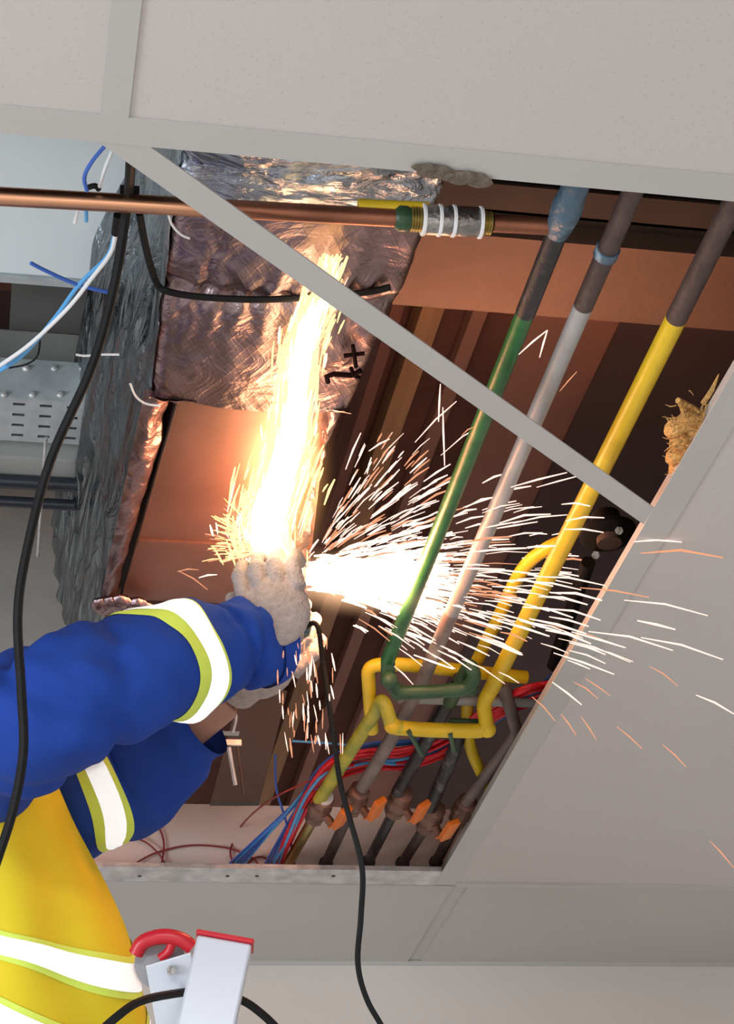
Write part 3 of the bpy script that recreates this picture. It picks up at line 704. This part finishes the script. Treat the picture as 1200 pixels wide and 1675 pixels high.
def solid(name, mb, m, parent, voxel=.006, smooth_it=6, th=0):
    """fuse overlapping shapes into one continuous skin"""
    o = obj(name, mb, m, parent)
    r = o.modifiers.new('r', 'REMESH'); r.mode = 'VOXEL'; r.voxel_size = voxel; r.use_smooth_shade = True
    s = o.modifiers.new('s', 'SMOOTH'); s.iterations = smooth_it; s.factor = .5
    dg = bpy.context.evaluated_depsgraph_get(); dg.update()
    me = bpy.data.meshes.new_from_object(o.evaluated_get(dg)); o.modifiers.clear(); o.data = me
    if not me.materials: me.materials.append(m)
    for p in me.polygons: p.use_smooth = True
    return o
SH = PD(-70,1225,2.32); EL = PD(105,1156,2.10); WR = PD(440,1046,2.27)
SH2 = PD(10,1345,2.62); EL2 = PD(145,1305,2.50); WR2 = PD(372,1140,2.48)
CH = PD(-40,1420,2.42); WA = PD(60,1720,2.36); HIP = WA+Vector((0,.02,-.22)); NK = PD(-120,1190,2.42); HD_ = PD(-165,1080,2.42)
person = empty('person', Vector((HIP.x,HIP.y,ZC-1.95)), 'worker in blue sleeves and yellow vest reaching into the ceiling opening with a grinder', 'person')
body = MB()
def limb(pts, rs, mb=body, seg=14): mb.tube(crom(pts, 5), [lerp(rs[min(int(i/5),len(rs)-1)], rs[min(int(i/5)+1,len(rs)-1)], (i/5)%1) for i in range(len(crom(pts,5)))], seg)
limb([SH,EL,WR+(WR-EL)*.05], [.055,.043,.028]); limb([SH2,EL2,WR2], [.05,.042,.030])
limb([CH+Vector((-.02,0,.1)),CH,WA,HIP], [.12,.14,.13,.14]); limb([NK+Vector((0,0,-.08)),NK,HD_], [.075,.06,.055])
body.ball(SH, .065); body.ball(SH2, .06); limb([SH, NK+Vector((0,0,-.05)), SH2],[.06,.08,.06])
body.ball(HD_+Vector((0,0,.05)), (.085,.075,.11), 20, 14)
hf = HD_+Vector((.0,0,.05))                               # the face looks towards the work (+X, a little up)
body.ball(hf+Vector((.088,0,.0)), (.018,.012,.02)); body.ball(hf+Vector((.06,0,-.075)), (.03,.03,.03))
for s in (-1,1): body.ball(hf+Vector((-.005,s*.078,.0)), (.018,.01,.03))
body.ball(hf+Vector((.078,0,-.045)), (.012,.022,.008))
FT = [Vector((HIP.x+.02,HIP.y-.09,ZC-1.90)), Vector((HIP.x+.02,HIP.y+.11,ZC-1.90))]
for s,fp in zip((-1,1),FT):
    kn = Vector((HIP.x+.05, HIP.y+s*.10, (HIP.z+fp.z)/2+.03)); limb([HIP+Vector((0,s*.08,-.04)),kn,fp+Vector((0,0,.06))],[.08,.058,.04])
solid('body', body, M['skin'], person, .007)
# sleeves
def wr_near(t, a, p):
    e = .009*noise.noise(p*8)+.008*noise.noise(Vector((p.x*26+p.z*14,p.y*10,p.z*26-p.x*10)))
    e += .008*math.sin(t*30+a*2.0+3*noise.noise(p*5))*max(0,1-abs(t-.42)*1.6)*.8
    for (t0_,sl,am,wd_) in ((.30,.050,.011,.022),(.42,.075,.013,.02),(.50,-.03,.007,.016),(.20,.06,.010,.025),(.80,.03,.006,.014),(.86,-.02,.006,.012)):
        e -= am*math.exp(-((t-t0_-sl*math.sin(a-1.2))/wd_)**2)
    return e
sp1 = [SH+(SH-EL)*.35, SH, PD(30,1185,2.18), EL, PD(230,1095,2.16), PD(335,1068,2.22), PD(400,1052,2.25), PD(452,1047,2.28)]
sr1 = [(.115,.11),(.11,.105),(.094,.094),(.083,.086),(.076,.075),(.068,.064),(.060,.056),(.053,.052)]
camup = wdir((0,-1,0)); camback = wdir((0,0,-1))
near = obj('sleeve', loft(sp1, sr1, camup, wr=wr_near, seg=72, rings=150), M['cloth'], person)
near['label'] = 'nearer blue sleeve'
nc = obj('cuff', loft(sp1, sr1, camup, wr=wr_near, seg=72, t0=.93, t1=1.0, off=.0035, rings=10), M['cloth'], near)
def bandwr(skew, wrf):
    return wrf
def slanted(pts, radii, ref, wr, tc, hw, off, skew, ph, seg=72):
    """band round a sleeve whose plane is tilted by skew"""
    cp_ = crom(pts, 10); N = len(cp_)-1; rr = crom([Vector((r[0],r[1],0)) for r in radii], 10); ref = Vector(ref); vs = []; R = 6
    for i in range(R+1):
        for j in range(seg):
            a = 2*PI*j/seg; t01 = tc+(2*i/R-1)*hw+skew*math.cos(a-ph); t = max(0,min(.9999,t01))*N
            k = min(int(t), N-1); f = t-k; c = cp_[k].lerp(cp_[k+1], f); r = rr[k].lerp(rr[k+1], f)
            T = tang(cp_, N, k).lerp(tang(cp_, N, k+1), f).normalized(); U = (ref-T*ref.dot(T)).normalized(); V = T.cross(U)
            d = U*math.cos(a)*r.x+V*math.sin(a)*r.y; p = c+d
            vs.append(p+d.normalized()*(off+wr(t/N, a, p)-(.0015 if i in (0,R) else 0)))
    return MB().add(vs, [(i*seg+j, i*seg+(j+1)%seg, (i+1)*seg+(j+1)%seg, (i+1)*seg+j) for i in range(R) for j in range(seg)])
b1 = obj('trim_band', slanted(sp1, sr1, camup, wr_near, .625, .040, .0025, .036, PI/2+.5), M['neon'], near); b1['label'] = 'neon yellow band'
obj('reflective_tape', slanted(sp1, sr1, camup, wr_near, .632, .023, .0045, .036, PI/2+.5), M['retro'], b1)['label'] = 'glaring white reflective strip'
def wr_far(t, a, p): return .007*noise.noise(p*8)+.005*noise.noise(p*20)+.006*math.sin(t*28+a*1.5)*.6
sp2 = [SH2+Vector((-.1,0,0)), SH2, EL2, PD(225,1275,2.50), PD(290,1212,2.49), PD(332,1180,2.48)]
sr2 = [(.09,.085),(.09,.085),(.076,.076),(.076,.074),(.064,.06),(.053,.050)]
far = obj('sleeve', loft(sp2, sr2, camup, wr=wr_far, seg=64, rings=110), M['cloth'], person); far['label'] = 'farther blue sleeve'
b2 = obj('trim_band', slanted(sp2, sr2, camup, wr_far, .44, .040, .0025, .05, PI/2), M['neon'], far); b2['label'] = 'neon yellow band'
obj('reflective_tape', slanted(sp2, sr2, camup, wr_far, .437, .021, .0045, .05, PI/2), M['retro'], b2)['label'] = 'glaring white reflective strip'
# vest
def wr_v(t, a, p): return .008*noise.noise(Vector((p.x*9,p.y*9,p.z*2.5)))+.006*math.sin(a*9+noise.noise(p*4)*3)*min(1,t*2)
vp = [PD(-70,1240,2.38), PD(-62,1300,2.38), PD(-45,1400,2.38), PD(-18,1520,2.37), PD(5,1620,2.36), PD(18,1720,2.36), PD(22,1850,2.36), PD(22,1990,2.36)]
vr = [(.12,.105),(.14,.120),(.15,.143),(.16,.168),(.16,.182),(.16,.188),(.165,.19),(.17,.19)]
# ref towards camera: first radius towards the camera, second sideways
vest = obj('vest', loft(vp, vr, camback, wr=wr_v, seg=90, rings=120), M['vest'], person); vest['label'] = 'yellow vest'
def vband(tc, hw, m, off, parent, skew, name='reflective_tape'):
    return obj(name, slanted(vp, vr, camback, wr_v, tc, hw, off, skew, PI/2 if True else 0, 90), m, parent)
for tc in (.40, .545):
    bb = vband(tc, .036, M['neon'], .003, vest, -.19, 'trim_band'); bb['label'] = 'neon yellow band'
    vband(tc, .024, M['retro'], .005, bb, -.19)['label'] = 'glaring white reflective strip'
# trousers, boots, hair
tr = MB()
for s,fp in zip((-1,1),FT):
    kn = Vector((HIP.x+.05, HIP.y+s*.10, (HIP.z+fp.z)/2+.03)); limb([HIP+Vector((0,s*.07,.05)),HIP+Vector((0,s*.08,-.06)),kn,fp+Vector((0,0,.12))],[.13,.115,.085,.07], tr)
solid('trousers', tr, M['cloth'], person, .012)
for fp in FT: solid('boot', MB().ball(fp+Vector((.05,0,.0)), (.13,.05,.045)).cyl(fp+Vector((0,0,-.0)),fp+Vector((0,0,.14)),.055).box(fp+Vector((-.07,-.045,-.05)),fp+Vector((.17,.045,-.02))), M['black'], person, .008)
solid('hair', MB().ball(hf+Vector((-.018,0,.025)), (.088,.085,.105), 20, 14), M['hair'], person, .006)
# ---- gloves: five fingers each
def hand(W, palm, fwd, side, grip, thumb_s, scale=1.0):
    """W wrist, palm centre, fwd finger direction, side = towards little finger, grip = direction fingers curl"""
    mb = MB(); fwd = fwd.normalized(); grip = grip.normalized(); side = (side-fwd*side.dot(fwd)).normalized()
    mb.tube(crom([W, W.lerp(palm,.5), palm],5), [lerp(.031,.036,i/10)*scale for i in range(11)], 16)
    Mx = Matrix((fwd, side, grip)).transposed()
    mb.ball(palm, (.050*scale,.046*scale,.026*scale), 18, 12, Mx)
    L = (.038,.044,.042,.032); 
    for i,l in enumerate(L):
        s = (-1.5+i)*.0245*scale; p0 = palm+fwd*.034*scale+side*s
        p1 = p0+fwd*l*scale*.7+grip*.008; p2 = p1+fwd*l*.25*scale+grip*l*.75*scale; p3 = p2-fwd*l*.45*scale+grip*l*.35*scale
        mb.tube(crom([p0-fwd*.012,p0,p1,p2,p3],4), [lerp(.0118,.009,k/16)*scale for k in range(17)], 10)
        mb.ball(p1, .0125*scale, 10, 8); mb.ball(p3, .0098*scale, 10, 8)
    q0 = palm-fwd*.012-side*thumb_s*.030*scale+grip*.006; q1 = q0-side*thumb_s*.026*scale+fwd*.018*scale+grip*.012; q2 = q1+fwd*.022*scale-side*thumb_s*.006+grip*.018
    mb.tube(crom([q0,q1,q2],5), [lerp(.015,.0105,k/10)*scale for k in range(11)], 10); mb.ball(q2, .0108*scale, 10, 8)
    return mb
fw = wdir((-.25,-.8,.35)); sd = wdir((.95,-.25,0)); gp = wdir((.15,-.2,.95))
palm1 = PD(452,1000,2.25)
g1_ = solid('glove', hand(PD(460,1048,2.27), palm1, fw, sd, gp, 1, .96), M['glove'], person, .0022, 1); g1_['label'] = 'knitted glove gripping the grinder'
palm2 = PD(430,1085,2.44)
g2_ = solid('glove', hand(PD(385,1130,2.48), palm2, wdir((.7,-.6,.2)), wdir((.4,.8,0)), wdir((.2,-.5,.8)), 1, 1.0), M['glove'], person, .0022, 1); g2_['label'] = 'knitted glove of the farther hand'
# ================================================================ GRINDER
ga = PD(478,1045,2.36); gb = PD(454,956,2.38)
gax = (gb-ga).normalized()
gt = empty('angle_grinder', ga, 'angle grinder in the gloved hand, its disc lost in the white glare', 'grinder')
obj('housing', MB().tube([ga,ga+gax*.01,ga+gax*.07,ga+gax*.085], [.024,.030,.030,.026], 20), M['tool'], gt)
obj('gear_head', MB().tube([ga+gax*.08,ga+gax*.095,ga+gax*.125,ga+gax*.135], [.026,.030,.028,.018], 16), M['toolgrey'], gt)
dc = gb+wdir((.0,-.1,.4))*.10; dn = wdir((.1,.25,.95)).normalized()
obj('disc', MB().cyl(dc-dn*.001, dc+dn*.001, .034, 36), M['stain'], gt)
gu = MB(); u = dn.orthogonal().normalized(); v = dn.cross(u); vs = []; 
pr = [(dc+(u*math.cos(a)+v*math.sin(a))*.036) for a in [PI*k/18 for k in range(19)]]
gu.tube(pr, .004, 8); obj('guard', gu, M['toolgrey'], gt)
obj('side_handle', MB().tube([ga+gax*.10, PD(394,984,2.34), PD(376,980,2.34)], [.010,.013,.011], 14), M['glove'] if False else M['black'], gt)
wire_cord = crom([ga, PD(516,1020,2.34), PD(528,1085,2.3), PD(545,1200,2.2), PD(556,1280,2.15), PD(572,1340,2.12), PD(592,1420,2.1), PD(590,1500,2.1), PD(585,1575,2.1), PD(600,1635,2.1), PD(635,1700,2.1), PD(700,1850,2.1)], 8)
obj('power_cord', MB().tube(wire_cord, .0036, 8), M['black'], gt)
wire([P(214,262,.02), PD(208,335,1.86), PD(186,470,1.88), PD(150,600,1.9), PD(82,755,1.92), PD(42,910,1.94), PD(29,1010,1.94), PD(35,1130,1.93), PD(38,1230,1.92), PD(20,1330,1.92), PD(-15,1440,1.92), PD(-60,1600,1.92)], .0052, 'black', 'thick black cable hanging from the upper grid bar in front of the worker', name='power_cable', cat='cable')
# ================================================================ LADDER
DL = 2.12
ltop = PD(352,1548,DL)
lad = empty('step_ladder', Vector((ltop.x, ltop.y, 0)), 'white aluminium ladder rail with a red cap at the bottom of the photo', 'ladder')
up = (PD(372,1548,DL)-PD(338,1700,DL)).normalized(); up = Vector((up.x, up.y-.0, up.z)).normalized()
def rail(top, length, wx, wy, u):
    sx = wdir((1,.12,0)); sx = (sx-u*sx.dot(u)).normalized(); sy = u.cross(sx)
    a = [top-sx*wx/2-sy*wy/2, top+sx*wx/2-sy*wy/2, top+sx*wx/2+sy*wy/2, top-sx*wx/2+sy*wy/2]
    return MB().prism(a, -u*length), sx, sy
upv = Vector((.235, .05, 1)).normalized()
T0 = PD(367,1544,DL)
Lr = (T0.z)/upv.z
rm, sx, sy = rail(T0, Lr-.002, .066, .028, upv)
obj('rail', rm, M['alu'], lad, bevel=.003, smooth=False)
rm, _, _ = rail(T0+upv*.006, .0058, .070, .034, upv)
obj('cap', rm, M['redplastic'], lad, bevel=.002, smooth=False)['label'] = 'red end cap'
T1 = T0+Vector((-.40,.05,-.02))
rm, _, _ = rail(T0-Vector((.0,-.34,.45)), (T0.z-.45)-.02, .05, .028, Vector((0,0,1)))
obj('rail', rm, M['alu'], lad, bevel=.003, smooth=False)
for k in range(7):
    z = .28*(k+1); t = (T0.z-z)/upv.z; a = T0-upv*t
    obj('rung', MB().box((a.x-.018,a.y,z-.012),(a.x+.018,T0.y+.34,z+.012)), M['alu'], lad, smooth=False)
pl = MB(); q = [PD(238,1580,2.17),PD(312,1558,2.17),PD(322,1600,2.17),PD(300,1720,2.17),PD(262,1720,2.17)]
obj('hinge_plate', pl.prism(q, wdir((0,0,1))*.004), M['alu'], lad, smooth=False, bevel=.0015)
obj('bolt', MB().tube([PD(280,1587,2.165),PD(280,1587,2.155)], .006, 6), M['steel'], lad)
arc = [PD(222,1560,2.19),PD(232,1543,2.19),PD(252,1534,2.19),PD(275,1532,2.19),PD(298,1538,2.19),PD(314,1550,2.19)]
obj('handle', MB().tube(crom(arc,5), .0095, 12).tube(crom([PD(282,1540,2.19),PD(276,1556,2.19),PD(262,1568,2.19)],4), .006, 10), M['redplastic'], lad)['label'] = 'curved red handle'
obj('hinge_drum', MB().cyl(PD(262,1575,2.215),PD(262,1575,2.20),.032,24), M['ladderside'], lad)
wire([PD(150,1700,2.02),PD(190,1664,2.03),PD(225,1640,2.06),PD(270,1628,2.12),PD(330,1622,2.20),PD(390,1634,2.22),PD(430,1660,2.22),PD(470,1700,2.22)], .0052, 'black', 'black cable looping behind the ladder rail and over the vest', name='power_cable', cat='cable')
# ================================================================ SPARKS
S0 = PD(462,925,2.38)
EX = 1.0
core_m = emit('white hot metal', (1,.36,.16), SPARK_E)
mid_m = emit('burning steel spark', (1,.68,.56), 1.75)
dim_m = emit('cooling spark', (1,.42,.22), 1.0)
hot_m = emit('dense burning jet', (1,.70,.42), 9.0)
fire = empty('spark_source', S0, 'white hot cutting point where the grinder meets the duct', 'fire')
cb_ = MB()
cb_.tube(crom([PD(464,935,2.42),PD(448,900,2.41),PD(452,855,2.38),PD(470,800,2.31)],5), [lerp(.014,.005,k/15) for k in range(16)], 10)
cb_.tube(crom([PD(500,938,2.42),PD(560,946,2.46),PD(660,962,2.62)],5), [lerp(.008,.022,k/10)+(.003 if k%2 else -.002) for k in range(11)], 10)
obj('molten_core', cb_, core_m, fire)
def glow(name, a, b, rad, col, s):  # soft glare round the sparks, added as glowing volumes
    """glare of the sparks put in as a thin emissive volume, densest on its axis"""
    me = bpy.data.meshes.new(name); bm = bmesh.new(); bmesh.ops.create_icosphere(bm, subdivisions=3, radius=1); bm.to_mesh(me); bm.free()
    o = bpy.data.objects.new(name, me); C.objects.link(o); o.parent = fire
    ax = b-a; q = ax.to_track_quat('X','Z').to_matrix().to_4x4()
    o.matrix_local = Matrix.Translation((a+b)/2-S0) @ q @ Matrix.Diagonal((ax.length/2, rad, rad*.8, 1))
    m = bpy.data.materials.new(name); m.use_nodes = True; nt = m.node_tree; nt.nodes.clear(); me.materials.append(m)
    tc = nt.nodes.new('ShaderNodeTexCoord'); l = nt.nodes.new('ShaderNodeVectorMath'); l.operation = 'LENGTH'; nt.links.new(tc.outputs['Object'], l.inputs[0])
    mr = nt.nodes.new('ShaderNodeMapRange'); mr.inputs[1].default_value = 1; mr.inputs[2].default_value = 0; mr.inputs[3].default_value = 0; mr.inputs[4].default_value = 1
    nt.links.new(l.outputs['Value'], mr.inputs[0])
    pw_ = nt.nodes.new('ShaderNodeMath'); pw_.operation = 'POWER'; pw_.inputs[1].default_value = 2.2; nt.links.new(mr.outputs[0], pw_.inputs[0])
    mu = nt.nodes.new('ShaderNodeMath'); mu.operation = 'MULTIPLY'; mu.inputs[1].default_value = s; nt.links.new(pw_.outputs[0], mu.inputs[0])
    e = nt.nodes.new('ShaderNodeEmission'); e.inputs[0].default_value = (*col,1); nt.links.new(mu.outputs[0], e.inputs[1])
    out = nt.nodes.new('ShaderNodeOutputMaterial'); nt.links.new(e.outputs[0], out.inputs['Volume'])
glow('glare_glow', PD(425,1000,2.46), PD(490,600,2.10), .075, (1,.46,.14), 45)
glow('glare_glow', PD(400,940,2.38), PD(760,965,2.64), .065, (1,.55,.30), 50)
glow('glare_glow', PD(430,925,2.28), PD(500,905,2.28), .04, (1,.6,.35), 70)
glow('glare_glow', P(480,680,.06), P(545,400,.06), .030, (1,.55,.22), 40)
rs = random.Random(21)
def streak(mb, a, b, r, bend=0):
    m_ = (a+b)/2+Vector((0,0,bend+(b-a).length*rs.uniform(-.02,.07))); mb.tube([a, m_, b], [r*.45, r, r*.5], 5)
jet_hot = MB(); warm = MB(); mids = MB(); dims = MB()
XA = Vector((1,0,0))
# right-hand fan
for i in range(620):
    ang = rs.gauss(.06, .26); d0 = abs(rs.gauss(0, 170))+20+rs.random()*120; ln = rs.uniform(18,75)*(.5+d0/400)
    if rs.random() < .10: ang = rs.uniform(-1.0,-.3); d0 *= .8
    x = 480+math.cos(ang)*d0; y = 940+math.sin(ang)*d0*1.0+.00016*d0*d0
    x2 = 480+math.cos(ang)*(d0+ln); y2_ = 940+math.sin(ang)*(d0+ln)+.00016*(d0+ln)**2
    if y2_ > 1120: continue
    front = (max(x,x2)-1045)*578-(862-max(y,y2_))*-0 > 0 or (max(x,x2)-1045) > -(max(y,y2_)-862)*.565-14
    if y2_ < 862 and x2 > 960: continue
    dep = rs.uniform(2.28,2.36) if front or (d0 > 260 and rs.random() < .35) else lerp(2.38,2.68,min(1,d0/170))+rs.uniform(-.02,.06)
    tgt = mids if rs.random() < .8 else dims
    streak(tgt, PD(x,y,dep), PD(x2,y2_,dep+rs.uniform(-.02,.02)), rs.uniform(.0007,.0019), .001)
for i in range(620):      # dense white jet to the right
    ang = rs.gauss(.05, .13); d0 = rs.random()**1.3*190; ln = rs.uniform(25,70); wx = 500+math.cos(ang)*d0; dep = lerp(2.38,2.68,min(1,max(0,(wx-500)/150)))+rs.uniform(-.02,.04); y = 940+math.sin(ang)*d0+rs.gauss(0,9+d0*.07)
    streak(jet_hot, PD(wx,y,dep), PD(wx+ln*math.cos(ang),y+ln*math.sin(ang),dep), rs.uniform(.0012,.0026))
# sparks along the duct underside, also standing in for their reflection on the foil
cl = [(452,935),(430,870),(452,800),(478,720),(486,650),(494,570),(520,500),(545,420)]
NC = len(cl)-1
def CL(t):
    k = min(int(t*NC), NC-1); f = t*NC-k; a, b = cl[k], cl[k+1]; return lerp(a[0],b[0],f), lerp(a[1],b[1],f)
wid = [50,62,50,44,30,34,26,22]
for i in range(1700):
    t = rs.random()**1.15; x,y = CL(t); k = min(int(t*NC),NC-1); w_ = lerp(wid[k],wid[k+1],t*NC-k)
    g_ = rs.gauss(0,.45); x += g_*w_; ln = rs.uniform(14,58); t2 = min(1.03,t+ln/520); x2,y2_ = CL(min(1,t2)); dx = x-CL(t)[0]
    hh = HD-.022-rs.random()*.03-(1-t)**2*.06
    if t > .72 and rs.random() < (t-.72)*2.6: continue
    tgt = jet_hot if abs(g_) < .5 and t < .85 else (warm if rs.random() < .75 else mids)
    streak(tgt, P(x,y,hh), P(x2+dx*1.04+rs.uniform(-5,5),y2_+rs.uniform(-6,4),hh), rs.uniform(.0007,.0021))
for i in range(230):      # ragged left and upper flames
    a = rs.uniform(PI*.50, PI*1.10); d0 = rs.uniform(10,80); ln = rs.uniform(10,38); dep = 2.34
    x = 440+math.cos(a)*d0; y = 900-math.sin(a)*d0*1.1
    streak(warm if rs.random() < .6 else dims, PD(x,y,dep), PD(x+math.cos(a)*ln,y-math.sin(a)*ln,dep), rs.uniform(.0007,.0016))
for i in range(60):       # falling below the hand
    x = rs.gauss(500,30); y = rs.uniform(1040,1210); ln = rs.uniform(8,34); s_ = rs.uniform(-.2,.5)
    streak(mids if rs.random() < .5 else dims, PD(x,y,2.2), PD(x+ln*s_*.5,y+ln,2.2), rs.uniform(.0006,.0014))
for i in range(60):       # upper right spray
    a = rs.uniform(.6,1.15); d0 = rs.uniform(40,240); ln = rs.uniform(12,45); x = 500+math.cos(a)*d0; y = 930-math.sin(a)*d0
    streak(mids if rs.random() < .6 else dims, PD(x,y,2.2), PD(x+math.cos(a)*ln,y-math.sin(a)*ln,2.2), rs.uniform(.0007,.0014))
tag(obj('spark_jet', jet_hot, hot_m), 'dense white hot jet of sparks to the right of the glove, and sparks with their reflected streak along the duct', 'sparks', kind='stuff')
tag(obj('jet_fringe', warm, emit('yellow flame fringe', (1,.62,.22), 2.6)), 'yellow fringe of sparks and reflected glow along the edges of the jet on the duct', 'sparks', kind='stuff')
tag(obj('spark_spray', mids, mid_m), 'fan of bright sparks flying right past the pipes', 'sparks', kind='stuff')
tag(obj('dim_sparks', dims, dim_m), 'dimmer orange sparks scattered through the fan', 'sparks', kind='stuff')
stray = [(848,580,895,540,1),(882,585,895,540,1),(915,640,943,608,0),(720,628,717,690,1),(724,666,727,762,1),(755,712,775,698,0),(565,768,590,708,1),(603,738,637,718,1),(600,775,607,748,1),
 (835,797,927,773,1),(918,825,965,828,1),(925,852,988,847,1),(922,866,987,871,1),(962,1033,1100,1064,1),(1048,1043,1182,1079,1),(905,1068,1004,1103,1),(903,1116,951,1153,1),(938,1116,978,1143,0),(957,1110,998,1138,0),
 (1062,1090,1108,1122,0),(1138,1137,1200,1168,1),(917,1168,942,1203,0),(950,1172,975,1210,0),(1008,1188,1050,1225,0),(1083,1218,1122,1255,0),(870,1140,908,1180,0),(1160,1375,1200,1420,0),(873,943,990,958,1),(858,950,950,965,1),(340,965,292,934,0),(325,932,290,935,0),(355,940,325,945,1)]
stray_labels = ['longer arm of the spark pair between the green and grey pipes','shorter arm of the spark pair between the green and grey pipes','faint spark just right of the grey pipe, above the diagonal bar','upper of two upright sparks hanging below the diagonal bar','lower of two upright sparks below the diagonal bar','small spark left of the green pipe under the diagonal bar','slanting spark right of the bare duct end, leftmost of the upper spray','spark slanting over the orange board under the slab','short spark below the one on the orange board',
'thick spark crossing just under the diagonal bar by the yellow pipe','topmost of three level sparks crossing the yellow pipe','middle of three level sparks crossing the yellow pipe','lowest of three level sparks crossing the yellow pipe','long spark starting at the right grid bar, heading right','longest spark, over the right tile, reaching farthest right but one','bright spark leaving the opening over the lower right grid bar','bright steep spark over the right grid bar','left one of two parallel faint sparks on the right tile','right one of two parallel faint sparks on the right tile',
'faint spark on the tile near the right edge, below the longest one','spark touching the right edge of the photo','faint short spark low beside the right grid bar','steep faint spark to the right of the lowest bar spark','spark alone in the middle of the right tile','lowest spark in the middle of the right tile','spark just inside the right grid bar above the red wires','lone spark at the right edge far below the others','upper long level spark reaching the right grid bar','lower long level spark beside the yellow pipe','upper of two level sparks on the bare duct metal','lower of two level sparks on the bare duct metal','spark on the bare duct metal nearest the sleeve']
for (x,y,x2,y2_,b),lb_ in zip(stray, stray_labels):
    m_ = MB(); streak(m_, PD(x,y,2.05), PD(x2,y2_,2.05), .0012 if b else .0008, .001)
    tag(obj('stray_spark', m_, mid_m if b else dim_m), lb_, 'spark', 'stray sparks clear of the main fan')
